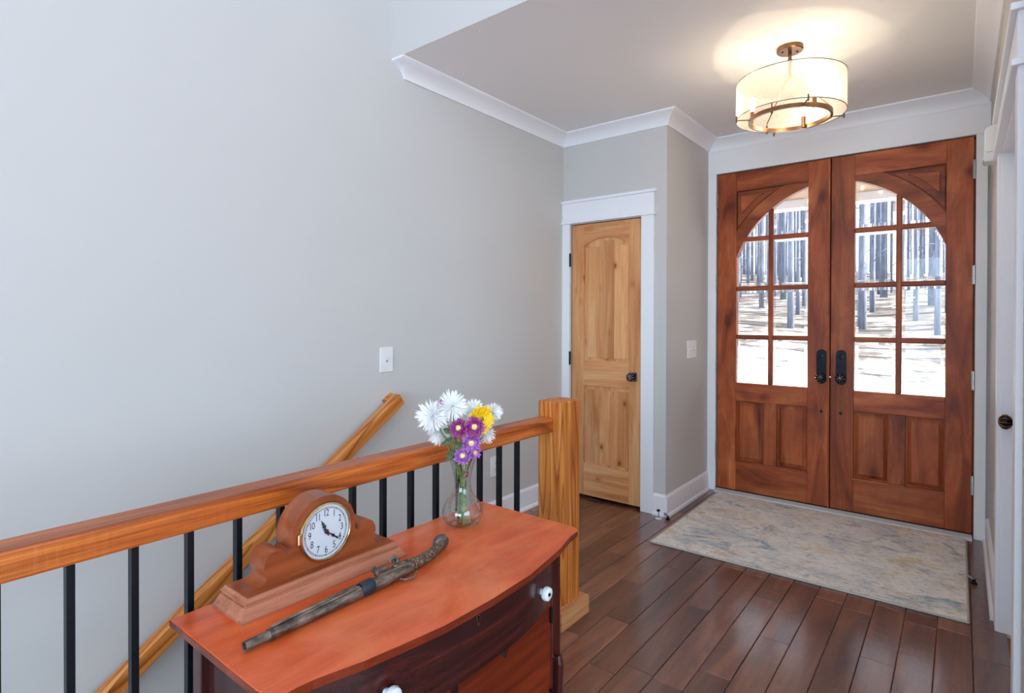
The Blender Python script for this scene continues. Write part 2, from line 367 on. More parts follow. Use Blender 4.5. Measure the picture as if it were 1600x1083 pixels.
# stairwell under the guard rail
b = B(); box(b, -1.40, -1.30, -5, 2.06, -2.9, -.02); struct('wall_stairwell', b, 'wall', 'stairwell wall below the guard rail', 'wall')
b = B(); box(b, XL, -1.40, 2.06, 2.2, -2.9, -.03); struct('wall_stair_end', b, 'wall', 'stairwell end wall below the landing', 'wall')
b = B()
for i in range(13):
    box(b, XL+.001, -1.401, 2.05-.28*(i+1), 2.05-.28*i, -2.9, -.19*(i+1))
struct('floor_stairs', b, 'floorX', 'dark wooden stairs going down beside the wall', 'stairs')

# floor: sub-floor plus individual planks
b = B(); box(b, XL-.1, XR+.14, 2.06, YF+.15, -.2, -.014); box(b, -1.40, 5.1, -5, 2.06, -.2, -.014)
floor = struct('floor', b, paint('subfloor_plywood', (168, 132, 92), .8), 'dark hand scraped wood plank floor', 'floor')
PW = .1163; seam0 = -.887
joints = {-1: 2.565, -2: 1.888, 0: 1.953, 1: 2.118, 2: 2.50, 5: 2.595, 6: 2.435, 8: 2.87, 7: 3.046, -4: 2.61, -3: 2.888, -8: 3.18, 3: 3.02, 4: 2.98}
for k in range(-13, 50):
    x0 = max(seam0+PW*k, XL); x1 = min(seam0+PW*(k+1), 5.0)
    if x1-x0 < .01: continue
    ymin, ymax = -.9, YF
    if x1 <= -1.39: ymin = 2.06
    if x0 < -1.39 < x1:
        ymin = 2.06
    if x0 > XR: ymax = 1.94
    if x0 > 1.3: ymin = .2
    if x0 > 2.6: continue
    j = joints.get(k, random.uniform(2.1, 3.4))
    cuts = [j]
    y = j
    while y < ymax: y += random.uniform(.5, 1.15); cuts.append(y)
    y = j
    while y > ymin: y -= random.uniform(.5, 1.15); cuts.insert(0, y)
    for ya, yb in zip(cuts, cuts[1:]):
        ya, yb = max(ya, ymin), min(yb, ymax)
        if yb-ya < .03: continue
        bb = B(); g = .0009
        box(bb, -(x1-x0)/2+g, (x1-x0)/2-g, -(yb-ya)/2+g, (yb-ya)/2-g, -.016, 0)
        tope = [e for e in bb.edges if all(v.co.z > -.001 for v in e.verts)]
        bmesh.ops.bevel(bb, geom=tope, offset=.0022, segments=1, affect='EDGES')
        bmesh.ops.recalc_face_normals(bb, faces=bb.faces)
        me = bpy.data.meshes.new('plank'); bb.to_mesh(me); bb.free(); me.materials.append(M['floorY'])
        o = bpy.data.objects.new('plank', me); COL.objects.link(o); o.parent = floor; o.location = ((x0+x1)/2, (ya+yb)/2, random.uniform(-.0006, .0006))
b = B(); box(b, -1.40, 5, -5, -.9, -.014, 0); box(b, 1.3, 5, -.9, .2, -.014, 0); box(b, 2.6, 5, .2, YH, -.014, 0); box(b, -1.46, -1.345, -.9, 2.06, -.12, .0)
o = obj('far_floorboards', b, 'floorY', floor); o['kind'] = 'stuff'

# ------------------------------------------------------------------ trim
PR = [(0, 2.618), (.010, 2.618), (.013, 2.630), (.024, 2.650), (.042, 2.668), (.066, 2.682), (.084, 2.688), (.090, 2.692), (.092, 2.70)]
def crown(name, rings, label):
    b = B(); R = [[b.verts.new((fx(p), fy(p), z)) for p, z in PR] for fx, fy in rings]
    for a, c in zip(R, R[1:]):
        for i in range(len(PR)-1): b.faces.new((a[i], a[i+1], c[i+1], c[i]))
    return struct(name, b, 'trim', label, 'crown moulding', smooth=True)
crown('trim_1', [(lambda p: XL, lambda p: 2.046-p), (lambda p: XL+p, lambda p: 2.046-p), (lambda p: XL+p, lambda p: YC-p)], 'white cove crown moulding along the long stair wall')
crown('trim_2', [(lambda p: XL+p, lambda p: YC-p), (lambda p: XJ+p, lambda p: YC-p)], 'white cove crown moulding above the closet door')
crown('trim_3', [(lambda p: XJ+p, lambda p: YC-p), (lambda p: XJ+p, lambda p: YF-p)], 'white crown moulding above the narrow return wall')
crown('trim_4', [(lambda p: XJ+p, lambda p: YF-p), (lambda p: XR-p, lambda p: YF-p)], 'white crown moulding above the double entry doors')
crown('trim_5', [(lambda p: XR-p, lambda p: YF-p), (lambda p: XR-p, lambda p: YH+.1)], 'white crown moulding along the right hand wall')
def baseboard(name, x0, x1, y0, y1, label, face):
    """face: outward axis '+x','-x','-y' ; board plus shoe moulding"""
    r = thing(name, label, 'baseboard', ((x0+x1)/2, (y0+y1)/2, 0), kind='structure')
    t = .016; s = .014
    b = B()
    if face == '+x':
        prism(b, [(x0, 0), (x0+t, 0), (x0+t, .128), (x0+t*.6, .14), (x0, .142)], y0, y1, 'Y'); obj('board', b, 'trim', r)
        b = B(); prism(b, [(x0+t, 0), (x0+t+s, 0), (x0+t+s*.8, .014), (x0+t, .022)], y0, y1, 'Y'); obj('shoe_moulding', b, 'trim', r)
    elif face == '-x':
        prism(b, [(x0, 0), (x0-t, 0), (x0-t, .128), (x0-t*.6, .14), (x0, .142)], y0, y1, 'Y'); obj('board', b, 'trim', r)
        b = B(); prism(b, [(x0-t, 0), (x0-t-s, 0), (x0-t-s*.8, .014), (x0-t, .022)], y0, y1, 'Y'); obj('shoe_moulding', b, 'trim', r)
    else:
        prism(b, [(y0, 0), (y0-t, 0), (y0-t, .128), (y0-t*.6, .14), (y0, .142)], x0, x1, 'X'); obj('board', b, 'trim', r)
        b = B(); prism(b, [(y0-t, 0), (y0-t-s, 0), (y0-t-s*.8, .014), (y0-t, .022)], x0, x1, 'X'); obj('shoe_moulding', b, 'trim', r)
    return r
baseboard('baseboard_left', XL, XL, 2.10, YC, 'white baseboard at the foot of the long stair wall', '+x')
baseboard('baseboard_closet', -1.629, XJ-.0005, YC, YC, 'short white baseboard piece beside the closet casing', '-y')
baseboard('baseboard_jamb', XJ, XJ, YC-.016, YF-.02, 'white baseboard along the narrow return wall', '+x')
baseboard('baseboard_right', XR, XR, 3.262, YF-.02, 'white baseboard along the right hand wall', '-x')

def casing(name, label, parts):
    r = thing(name, label, 'door trim', parts[0][2], kind='structure')
    for nm, (x0, x1, y0, y1, z0, z1), _ in parts:
        b = B(); box(b, x0, x1, y0, y1, z0, z1, .002); obj(nm, b, 'trim', r)
    return r
casing('trim_6', 'white craftsman casing with cap around the knotty closet door', [
    ('side_casing', (XL+.001, -2.302, YC-.018, YC, 0, 2.035), (-2.0, YC, 0)),
    ('side_casing', (-1.722, -1.63, YC-.018, YC, 0, 2.035), 0),
    ('head_casing', (XL+.001, -1.63, YC-.02, YC, 2.035, 2.19), 0),
    ('fillet', (XL+.001, -1.614, YC-.034, YC, 2.032, 2.05), 0),
    ('cap', (XL+.001, -1.612, YC-.036, YC, 2.185, 2.205), 0)])
casing('trim_7', 'wide flat white casing around the double entry doors', [
    ('side_casing', (XJ+.001, -1.481, YF-.022, YF, 0, 2.437), (-.7, YF, 0)),
    ('side_casing', (.067, XR-.015, YF-.022, YF, 0, 2.437), 0),
    ('head_casing', (XJ+.001, XR-.001, YF-.025, YF, 2.437, 2.618), 0),
    ('bead', (XJ+.001, XR-.001, YF-.028, YF, 2.606, 2.62), 0)])
casing('trim_8', 'white craftsman casing with cap around the right hand door', [
    ('side_casing', (XR-.017, XR, RY1, RY1+.095, 0, 2.035), (XR, 2.7, 0)),
    ('side_casing', (XR-.017, XR, RY0-.095, RY0, 0, 2.035), 0),
    ('head_casing', (XR-.018, XR, RY0-.095, RY1+.095, 2.035, 2.19), 0),
    ('fillet', (XR-.032, XR, RY0-.11, RY1+.11, 2.032, 2.05), 0),
    ('cap', (XR-.034, XR, RY0-.112, RY1+.112, 2.185, 2.205), 0),
    ('jamb', (XR-.005, XR+.13, RY1-.003, RY1+.002, 0, 2.03), 0),
    ('jamb', (XR-.005, XR+.13, RY0-.002, RY0+.003, 0, 2.03), 0),
    ('jamb', (XR-.005, XR+.13, RY0, RY1, 2.027, 2.033), 0)])

# ------------------------------------------------------------------ front double doors
ARC_S, ARC_Z, R1, R2 = -.083, 1.536, .754, .842
def arc(s, R=R1):
    q = R*R-(s-ARC_S)**2
    return ARC_Z+math.sqrt(max(q, 0))
YD = 4.405; TH = .045
def entry_door(name, label, sgn):
    X = lambda s: SX+sgn*s
    so = .760 if sgn > 0 else .768
    root = thing(name, label, 'door', (X(.38), YD, .03), kind='structure')
    def bx(nm, s0, s1, z0, z1, y0, y1, mat, parent=root, bev=.002):
        b = B(); box(b, X(s0), X(s1), y0, y1, z0, z1, bev); return obj(nm, b, mat, parent)
    bx('stile', .003, .141, .03, DZ1, YD, YD+TH, 'doorZ'); bx('stile', .629, so, .03, DZ1, YD, YD+TH, 'doorZ')
    bx('top_rail', .141, .629, 2.288, DZ1, YD, YD+TH, 'doorX'); bx('bottom_rail', .141, .629, .03, .254, YD, YD+TH, 'doorX')
    bx('lock_rail', .141, .629, .708, .842, YD, YD+TH, 'doorX'); bx('mullion', .341, .428, .254, .708, YD, YD+TH, 'doorZ')
    # arched rail
    n = 28; ss = [.141+(.629-.141)*i/n for i in range(n+1)]
    poly = [(X(q), arc(q)) for q in ss]+[(X(q), min(arc(q, R2), 2.288)) for q in reversed(ss)]
    b = B(); prism(b, poly, YD, YD+TH, 'Y'); obj('arched_rail', b, 'doorX', root)
    # spandrel panel: recessed field with a raised centre
    def span(s_lo, s_hi, ztop, R):
        out = []; m = 14
        for i in range(m+1):
            q = s_lo+(s_hi-s_lo)*i/m; out.append((X(q), min(arc(q, R), ztop)))
        out.append((X(s_hi), ztop)); return out
    b = B(); prism(b, span(.28, .636, 2.292, R2-.006), YD+.024, YD+.04, 'Y'); obj('panel_ground', b, 'doorX', root)
    b = B(); prism(b, span(.325, .624, 2.279, R2+.009), YD+.010, YD+.03, 'Y', .003); sp = obj('spandrel_panel', b, 'doorX', root)
    b = B(); prism(b, span(.432, .597, 2.248, R2+.05), YD-.002, YD+.012, 'Y', .003); obj('raised_field', b, 'doorX', sp)
    # lower panels
    for s0, s1 in ((.137, .343), (.426, .633)):
        pn = bx('panel', s0, s1, .25, .712, YD+.026, YD+.036, 'doorZ', bev=0)
        b = B(); i0, i1, z0, z1 = s0+.034, s1-.034, .288, .674
        o1 = [(X(s0+.010), .262), (X(s1-.010), .262), (X(s1-.010), .700), (X(s0+.010), .700)]
        o2 = [(X(i0), z0), (X(i1), z0), (X(i1), z1), (X(i0), z1)]
        va = [b.verts.new((x, YD+.0265, z)) for x, z in o1]; vb = [b.verts.new((x, YD+.015, z)) for x, z in o2]
        vc = [b.verts.new((x, YD+.005, z)) for x, z in o2]
        for q in range(4):
            b.faces.new((va[q], va[(q+1) % 4], vb[(q+1) % 4], vb[q])); b.faces.new((vb[q], vb[(q+1) % 4], vc[(q+1) % 4], vc[q]))
        b.faces.new(vc); obj('raised_field', b, 'doorZ', pn)
    # sticking (moulding) under lower panels and round the lights
    for s0, s1 in ((.135, .345), (.424, .635)):
        bx('panel_moulding', s0, s1, .244, .256, YD-.005, YD+.016, 'doorX', bev=.003)
    # glazing bars
    yb0, yb1 = YD+.004, YD+.036
    bx('vertical_bar', .372, .404, .842, arc(.388)+.01, yb0-.001, yb1+.001, 'doorZ', bev=.006)
    for zc, s1 in ((1.1895, .63), (1.553, .63), (1.9215, .585)):
        bx('horizontal_bar', .14, s1, zc-.0165, zc+.0165, yb0, yb1, 'doorX', bev=.006)
    # panes
    def pane_poly(s0, s1, z0, z1):
        pts = [(s0, z0), (s1, z0)]; m = 16 if min(arc(s1), arc(s0)) < z1 else 1
        for i in range(m+1):
            q = s1+(s0-s1)*i/m; pts.append((q, min(z1, arc(q))))
        out = []
        for p in pts:
            if not out or (abs(p[0]-out[-1][0])+abs(p[1]-out[-1][1])) > 1e-4: out.append(p)
        return out
    cols = ((.145, .373), (.403, .625)); rows = ((.846, 1.174), (1.205, 1.538), (1.568, 1.906), (1.937, 2.4))
    for c0, c1 in cols:
        for z0, z1 in rows:
            e = c1
            if z0 > 1.9 and c0 > .4: e = .55
            pts = pane_poly(c0, e, z0, z1)
            xs = [p[0] for p in pts]; zs = [p[1] for p in pts]; cx, cz = (min(xs)+max(xs))/2, (min(zs)+max(zs))/2
            w, h = max(xs)-min(xs), max(zs)-min(zs); fx, fz = (w-.04)/w, (h-.04)/h
            if len(pts) > 6: cx = sum(xs)/len(xs)*.5+cx*.5; cz = sum(zs)/len(zs)*.5+cz*.5
            b = B(); o_ = [b.verts.new((X(p[0]), YD+.021, p[1])) for p in pts]
            i_ = [b.verts.new((X(cx+(p[0]-cx)*fx), YD+.017, cz+(p[1]-cz)*fz)) for p in pts]
            nn = len(pts)
            for q in range(nn): b.faces.new((o_[q], o_[(q+1) % nn], i_[(q+1) % nn], i_[q])).material_index = 1
            b.faces.new(i_)
            obj('pane', b, ['pane', 'bevel'], root)
    # hinges on the outer edge
    for z in (.325, .957, 1.595, 2.23):
        b = B(); box(b, X(so-.005), X(so+.004), YD-.003, YD+.003, z-.056, z+.056, .001)
        lathe(b, [(.006, z-.057), (.006, z+.057)], (X(so+.0035), YD-.012, 0), 'Z', 10); obj('hinge', b, 'steel', root, label='satin metal butt hinge')
    # escutcheon with knob, bolt plugs
    es = .067 if sgn > 0 else .052
    b = B(); hw, z0, z1 = .031, .878, 1.116; pts = []
    for i in range(13): a = PI*i/12; pts.append((X(es)+hw*math.cos(a), z1-hw+hw*math.sin(a)))
    for i in range(13): a = PI+PI*i/12; pts.append((X(es)+hw*math.cos(a), z0+hw+hw*math.sin(a)))
    prism(b, pts, YD-.007, YD, 'Y', .003); ec = obj('escutcheon', b, 'dark_bronze', root, label='tall dark escutcheon plate')
    b = B(); lathe(b, [(.012, 0), (.012, -.022), (.02, -.028), (.029, -.042), (.029, -.052), (.02, -.062), (.0, -.066)], (X(es), YD-.006, .924), 'Y', 20); obj('knob', b, 'dark_bronze', ec, True)
    b = B()
    for q in range(8):
        a = 2*PI*q/8; tube(b, [(X(es)+.004*math.cos(a), YD-.0735, .924+.004*math.sin(a)), (X(es)+.021*math.cos(a), YD-.068, .924+.021*math.sin(a)), (X(es)+.030*math.cos(a), YD-.054, .924+.030*math.sin(a))], .0026, 5)
    obj('knob_flutes', b, 'pewter', ec)
    b = B(); lathe(b, [(.014, 0), (.014, -.006), (.0, -.007)], (X(es), YD-.006, 1.07), 'Y', 18)
    if sgn > 0: box(b, X(es)-.004, X(es)+.004, YD-.03, YD-.012, 1.052, 1.088, .002)
    obj('thumb_turn', b, 'dark_bronze', ec, True)
    b = B(); lathe(b, [(.010, 0), (.010, -.004), (0, -.005)], (X(es), YD, .686), 'Y', 16); obj('bolt_plug', b, 'dark_bronze', root)
    return root
entry_door('door_1', 'stained wood entry door leaf hinged on the jamb wall side', -1)
entry_door('door_2', 'stained wood entry door leaf with thumb turn, hinged beside the right wall', 1)
df_ = thing('door_frame', 'stained wood frame and astragal of the entry doors', 'door frame', (SX, YF, 0), kind='structure')
b = B(); box(b, SX-.013, SX-.004, YD-.007, YD, .03, DZ1, .002); obj('astragal', b, 'doorZ', df_)
b = B(); box(b, SX-.012, SX+.012, YD+.0455, YD+.055, .03, DZ1); obj('meeting_rebate', b, 'doorZ', df_)
for x0, x1, z0, z1 in ((-1.481, -1.466, 0, 2.437), (.052, .067, 0, 2.437), (-1.481, .067, 2.425, 2.437)):
    b = B(); box(b, x0, x1, YD+.0455, YF+.18, z0, z1); obj('jamb', b, 'doorZ', df_)
tr = thing('threshold', 'pale metal threshold under the double entry doors', 'threshold', (SX, YF, 0), kind='structure')
b = B(); prism(b, [(4.345, 0), (4.352, .014), (4.395, .022), (4.6, .022), (4.6, 0)], -1.474, .060, 'X'); obj('sill_plate', b, paint('threshold_alu', (205, 206, 204), .35, False), tr)
b = B(); box(b, -1.474, .060, YD+.004, YD+.044, .021, .031); obj('weather_strip', b, 'rubber', tr)
b = B(); lathe(b, [(.006, 0), (.006, -.006), (0, -.007)], (SX, YD-.003, .928), 'Y', 12); o = obj('latch_plate', b, 'steel', tr)

# ------------------------------------------------------------------ closet door
YK = YC+.006
cd = thing('door_3', 'knotty honey alder closet door with an arched upper panel', 'door', (-2.0, YK, 0), kind='structure')
CA, CB = -2.291, -1.729
def cbox(nm, x0, x1, z0, z1, mat, y0=YK, y1=YK+.036, par=cd, bev=.0015):
    b = B(); box(b, x0, x1, y0, y1, z0, z1, bev); return obj(nm, b, mat, par)
cbox('stile', CA, -2.19, .02, 2.022, 'closetZ'); cbox('stile', -1.822, CB, .02, 2.022, 'closetZ')
cbox('lock_rail', -2.19, -1.822, .833, 1.02, 'closetX'); cbox('bottom_rail', -2.19, -1.822, .02, .252, 'closetX')
pts = [(-2.19, 2.022), (-2.19, 1.864)]
for i in range(17):
    q = -1+2*i/16; pts.append((-2.006+.184*q, 1.864+.05*(1-q*q)))
pts += [(-1.822, 2.022)]
b = B(); prism(b, pts, YK, YK+.036, 'Y'); obj('arched_top_rail', b, 'closetX', cd)
for z0, z1 in ((1.018, 1.92), (.25, .835)):
    pn = cbox('panel', -2.192, -1.820, z0, z1, 'closetZ', YK+.012, YK+.028, bev=0)
    xs = [-2.182, -2.062, -1.945, -1.83]
    for xa, xb in zip(xs, xs[1:]):
        zt = z1-.07 if z1 > 1 else z1-.03
        if z1 > 1 and abs((xa+xb)/2+2.006) < .05: zt = z1-.03
        cbox('stave', xa+.0005, xb-.0005, z0+.02, zt, 'closetZ', YK+.008, YK+.013, pn, .002)
for z in (.22, 1.03, 1.763):
    b = B(); lathe(b, [(.006, z-.05), (.006, z+.05)], (-2.296, YC-.020, 0), 'Z', 10); box(b, -2.303, -2.29, YC-.0195, YC-.014, z-.048, z+.048); obj('hinge', b, 'dark_bronze', cd, label='dark butt hinge')
def fluted_knob(par, c, axis, mat1, mat2, plate):
    """round fluted knob pointing along axis (-y or -x) on a square rosette"""
    b = B(); x, y, z = c
    if axis == '-y': box(b, x-.032, x+.032, y-.008, y, z-.032, z+.032, .003)
    else: box(b, x-.008, x, y-.032, y+.032, z-.032, z+.032, .003)
    rs = obj('rosette', b, plate, par)
    b = B(); prof = [(.011, 0), (.011, -.02), (.02, -.026), (.029, -.04), (.026, -.052), (.014, -.062), (0, -.064)]
    lathe(b, prof, c, 'Y' if axis == '-y' else 'X', 20); kn = obj('knob', b, mat1, rs, True)
    b = B()
    for q in range(10):
        a = 2*PI*q/10; ca, sa = math.cos(a), math.sin(a)
        P = lambda r, h: (x+r*ca, y+h, z+r*sa) if axis == '-y' else (x+h, y+r*ca, z+r*sa)
        tube(b, [P(.004, -.064), P(.016, -.061), P(.027, -.051), P(.029, -.04), P(.02, -.027)], .0028, 5)
    obj('flutes', b, mat2, rs)
fluted_knob(cd, (-1.790, YK, .919), '-y', 'dark_bronze', 'pewter', 'pewter')

# ------------------------------------------------------------------ right hand door
rd = thing('door_4', 'white painted door set in the right hand wall', 'door', (XR+.06, 2.7, 0), kind='structure')
b = B(); box(b, XR+.052, XR+.092, RY0+.004, RY1-.004, .012, 2.025, .002); obj('door_leaf', b, 'trim', rd)
for z0, z1 in ((.25, .83), (1.02, 1.86)):
    b = B(); box(b, XR+.046, XR+.056, RY0+.14, RY1-.14, z0, z1, .004); obj('raised_panel', b, 'trim', rd)
fluted_knob(rd, (XR+.052, RY1-.075, .906), '-x', 'dark_bronze', 'bronze', 'dark_bronze')
b = B(); box(b, XR+.092, XR+.12, RY0, RY1, .0, 2.03); obj('stop', b, 'trim', rd)

# ------------------------------------------------------------------ guard rail
RX0, RX1 = -1.462, -1.380
gr = thing('guard_rail', 'rough sawn wooden guard rail with black metal balusters along the stairwell', 'railing', (-1.42, .9, 0))
b = B(); box(b, RX0, RX1, -.9, 2.031, .835, .897, .007, 2); obj('top_rail', b, 'railY', gr)
for i in range(24):
    y = .335+.11255*(i-10)
    if y > 1.95 or y < -.85: continue
    b = B(); box(b, -1.4105, -1.3905, y-.0075, y+.0075, -.01, .838, .001); obj('baluster', b, 'black_metal', gr)
np_ = thing('newel_post', 'square fir newel post with a boxed base at the rail end', 'post', (-1.40, 2.105, 0))
b = B(); box(b, -1.463, -1.343, 2.03, 2.186, 0, .966, .006, 2); obj('post', b, 'firZ', np_)
b = B(); box(b, -1.49, -1.309, 1.992, 2.215, 0, .080, .002); obj('base_block', b, wood('base_block_fir', (176, 110, 66), (206, 144, 96), (226, 170, 122), 'Y', 60, 1.0, .5, .72, vary=0), np_)

# ------------------------------------------------------------------ wall handrail
hr = thing('stair_handrail', 'sloping fir handrail fixed to the long stair wall', 'handrail', (-2.31, 1.95, .9))
p0, p1 = Vector((0, 1.942, .931)), Vector((0, .717, .096)); d = (p1-p0).normalized(); nrm = Vector((0, -d.z, d.y)); nrm = nrm if nrm.z < 0 else -nrm
q0 = p0; q1 = p0+d*3.6; th = .062
prof = [(q0.y, q0.z), (q1.y, q1.z), ((q1+nrm*th).y, (q1+nrm*th).z), ((q0+nrm*th).y, (q0+nrm*th).z)]
M['fir_slope'] = wood('oiled_fir_slope', (184, 100, 42), (224, 144, 72), (242, 176, 104), 'Y', 16, .8, .38, .85, rings=14, vary=0)
b = B(); box(b, -.0255, .0255, -3.6, 0, -th, 0, .005, 2)
bmesh.ops.recalc_face_normals(b, faces=b.faces); me = bpy.data.meshes.new('rail'); b.to_mesh(me); b.free(); me.materials.append(M['fir_slope'])
o = bpy.data.objects.new('rail', me); COL.objects.link(o); o.parent = hr
o.location = Vector((-2.3105, q0.y, q0.z))-hr.location; o.rotation_euler = (math.atan2(-d.z, -d.y), 0, 0)
prof2 = [(q0.y, q0.z), ((q0+d*.062).y, (q0+d*.062).z), ((q0+d*.062+nrm*th).y, (q0+d*.062+nrm*th).z), ((q0+nrm*th).y, (q0+nrm*th).z)]
b = B(); prism(b, prof2, XL, -2.336, 'X', .002); obj('wall_return', b, 'firX', hr)
for k in (.7, 1.9, 3.1):
    c = q0+d*k+nrm*th; b = B(); tube(b, [(XL, c.y, c.z-.05), (-2.34, c.y, c.z-.05), (-2.31, c.y, c.z-.03), (-2.31, c.y, c.z+.004)], .007, 8); lathe(b, [(.028, 0), (.028, .005)], (XL, c.y, c.z-.05), 'X', 16); obj('bracket', b, 'dark_bronze', hr)

# ------------------------------------------------------------------ washstand dresser
DZ, DYC = .688, .983
def front_x(sv):
    tab = [(0, -.834), (.15, -.839), (.25, -.855), (.33, -.869), (.385, -.885), (.42, -.894), (.45, -.898), (.47, -.900), (.485, -.910), (.494, -.925), (.498, -.945)]
    a = abs(sv)
    for (s0, x0), (s1, x1) in zip(tab, tab[1:]):
        if a <= s1: return x0+(x1-x0)*(a-s0)/(s1-s0)
    return -.945
ds = thing('washstand_dresser', 'antique washstand with a reddish bow front top and white knobs', 'dresser', (-1.12, DYC, 0))
def top_poly(inset=0):
    sv = [-.498, -.494, -.485, -.47, -.45, -.42, -.385, -.33, -.29, -.25, -.2, -.15, -.1, -.05]
    sv = sv+[0]+[-q for q in reversed(sv)]
    return [(-1.312, DYC-.498+inset), ]+[(front_x(q)-inset, DYC+q*(1-inset/.498)) for q in sv]+[(-1.312, DYC+.498-inset)]
b = B(); prism(b, top_poly(), DZ-.017, DZ, 'Z', .003, 2); tp = obj('top', b, ['cherryY', 'redmahogY'], ds)
for f_ in tp.data.polygons: f_.material_index = 0 if f_.normal.z > .6 else 1
b = B(); prism(b, top_poly(.012), DZ-.027, DZ-.017, 'Z'); obj('edge_moulding', b, 'mahogY', tp)
CY0, CY1, CXF, CXB = .527, 1.440, -.952, -1.30
for y0, y1 in ((CY0, CY0+.045), (CY1-.045, CY1)):
    for x0, x1 in ((CXF-.04, CXF), (CXB, CXB+.04)):
        b = B(); box(b, x0, x1, y0, y1, .0, DZ-.027, .002); obj('post', b, 'mahogZ', ds)
for y in (CY0+.014, CY1-.026):
    b = B(); box(b, CXB+.03, CXF-.03, y, y+.012, .1, DZ-.027); obj('side_panel', b, 'mahogZ', ds)
    b = B(); box(b, CXB+.03, CXF-.03, y-.006, y+.018, .09, .15, .002); obj('side_rail', b, 'mahogX', ds)
b = B(); box(b, CXB, CXB+.01, CY0+.02, CY1-.02, .1, DZ-.027); obj('back_panel', b, 'mahogZ', ds)
b = B(); box(b, CXB+.02, CXF-.01, CY0+.03, CY1-.03, .09, .11); obj('bottom_board', b, 'mahogY', ds)
# bowed drawer front
b = B(); n = 32; A = []; YA, YB = CY0+.046, CY1-.046; HW = (YB-YA)/2
def dr_x(q): a = abs(q); return CXF+.004+.088*(1-a**2.6) if a < 1 else CXF+.004
rows = []
for i in range(n+1):
    q = -1+2*i/n; y = DYC+q*HW
    x = dr_x(q); rows.append((y, x))
zt, zb = DZ-.030, .522
fr = [[b.verts.new((x, y, z)) for y, x in rows] for z in (zt, zb)]; bk = [[b.verts.new((CXF-.02, y, z)) for y, x in rows] for z in (zt, zb)]
for i in range(n):
    b.faces.new((fr[0][i], fr[1][i], fr[1][i+1], fr[0][i+1])); b.faces.new((fr[1][i], bk[1][i], bk[1][i+1], fr[1][i+1])); b.faces.new((bk[0][i], fr[0][i], fr[0][i+1], bk[0][i+1])); b.faces.new((bk[1][i], bk[0][i], bk[0][i+1], bk[1][i+1]))
b.faces.new((fr[0][0], bk[0][0], bk[1][0], fr[1][0])); b.faces.new((fr[0][n], fr[1][n], bk[1][n], bk[0][n]))
dw = obj('drawer', b, 'mahogY', ds, True)
for y in (1.246, 2*DYC-1.246):
    x = dr_x((y-DYC)/HW)
    b = B(); lathe(b, [(.008, -.002), (.008, .010), (.017, .014), (.019, .02), (.017, .027), (.008, .030), (.006, .026), (0, .026)], (x, y, .588), 'X', 20); kb = obj('knob', b, 'ceramic', dw, True, label='white ceramic drawer knob')
    b = B(); lathe(b, [(.005, .0262), (.004, .031), (0, .0315)], (x, y, .588), 'X', 10); obj('screw', b, 'dark_bronze', dw)
x = dr_x((.961-DYC)/HW)
b = B(); lathe(b, [(.006, -.004), (.006, .0015)], (x, .961, .645), 'X', 14); box(b, x-.004, x+.0015, .958, .964, .628, .643); obj('keyhole', b, 'brass', dw, label='small brass keyhole')
b = B(); lathe(b, [(.0035, .0), (.0035, .0022)], (x, .961, .646), 'X', 10); box(b, x, x+.0022, .9597, .9623, .633, .645); obj('key_slot_shade', b, 'dark_bronze', dw)  # solid dark inlay painted as the shade inside the keyhole
b = B(); box(b, CXF-.03, CXF+.004, YA, YB, .502, .521, .002); obj('drawer_rail', b, 'mahogY', ds)
for y0, y1, nm in ((DYC+.012, YB, 'r'), (YA, DYC-.012, 'l')):
    b = B(); box(b, CXF-.02, CXF-.002, y0+.001, y1-.001, .115, .501, .002); dr = obj('cupboard_door', b, 'redmahogY', ds)
    yy = y1-.006 if nm == 'r' else y0+.006
    for z in (.445, .20):
        b = B(); lathe(b, [(.005, z-.022), (.005, z+.022)], (CXF+.001, yy, 0), 'Z', 10); obj('hinge', b, 'dark_bronze', dr)
    b = B(); ky = DYC+.04 if nm == 'r' else DYC-.04; lathe(b, [(.006, 0), (.006, .01), (.013, .015), (.011, .024), (0, .026)], (CXF-.002, ky, .36), 'X', 14); obj('knob', b, 'dark_bronze', dr, True)
    if nm == 'r':
        b = B(); ball(b, (CXF-.0015, 1.175, .432), .012, .25, 1, 1.3, 14, 8); obj('wood_knot', b, paint('knot_wood', (44, 22, 14), .5), dr)
b = B(); box(b, CXF-.02, CXF-.001, DYC-.0115, DYC+.0115, .115, .501, .002); obj('centre_stile', b, 'mahogZ', ds)
b = B(); tube(b, [(CXF+.0, 1.418, .30), (CXF+.012, 1.418, .312), (CXF+.015, 1.418, .29), (CXF+.013, 1.418, .2), (CXF+.004, 1.418, .16)], [.008, .009, .010, .009, .005], 8); obj('towel_bar_bracket', b, 'mahogZ', ds)

# ------------------------------------------------------------------ mantel clock
ck = thing('mantel_clock', 'wooden tambour mantel clock with a white dial on the washstand', 'clock', (-1.232, .792, DZ))
def tier(bm, x0, x1, y0, y1, z0, z1, ins):
    """moulded tier: rectangle x0..x1,y0..y1 at z0 shrinking by the insets in ins [(h, inset)]"""
    rings = []
    for h, q in ins:
        z = z0+(z1-z0)*h
        rings.append([bm.verts.new(p) for p in ((x0+q*.4, y0+q, z), (x1-q, y0+q, z), (x1-q, y1-q, z), (x0+q*.4, y1-q, z))])
    for a, c in zip(rings, rings[1:]):
        for i in range(4): bm.faces.new((a[i], a[(i+1) % 4], c[(i+1) % 4], c[i]))
    bm.faces.new(rings[0][::-1]); bm.faces.new(rings[-1])
b = B(); tier(b, -1.302, -1.165, .568, 1.016, DZ, DZ+.028, [(0, 0), (.10, 0), (.12, .002), (.35, .006), (.6, .0105), (.85, .015), (.87, .018), (1, .018)]); obj('base', b, 'clock_base', ck)
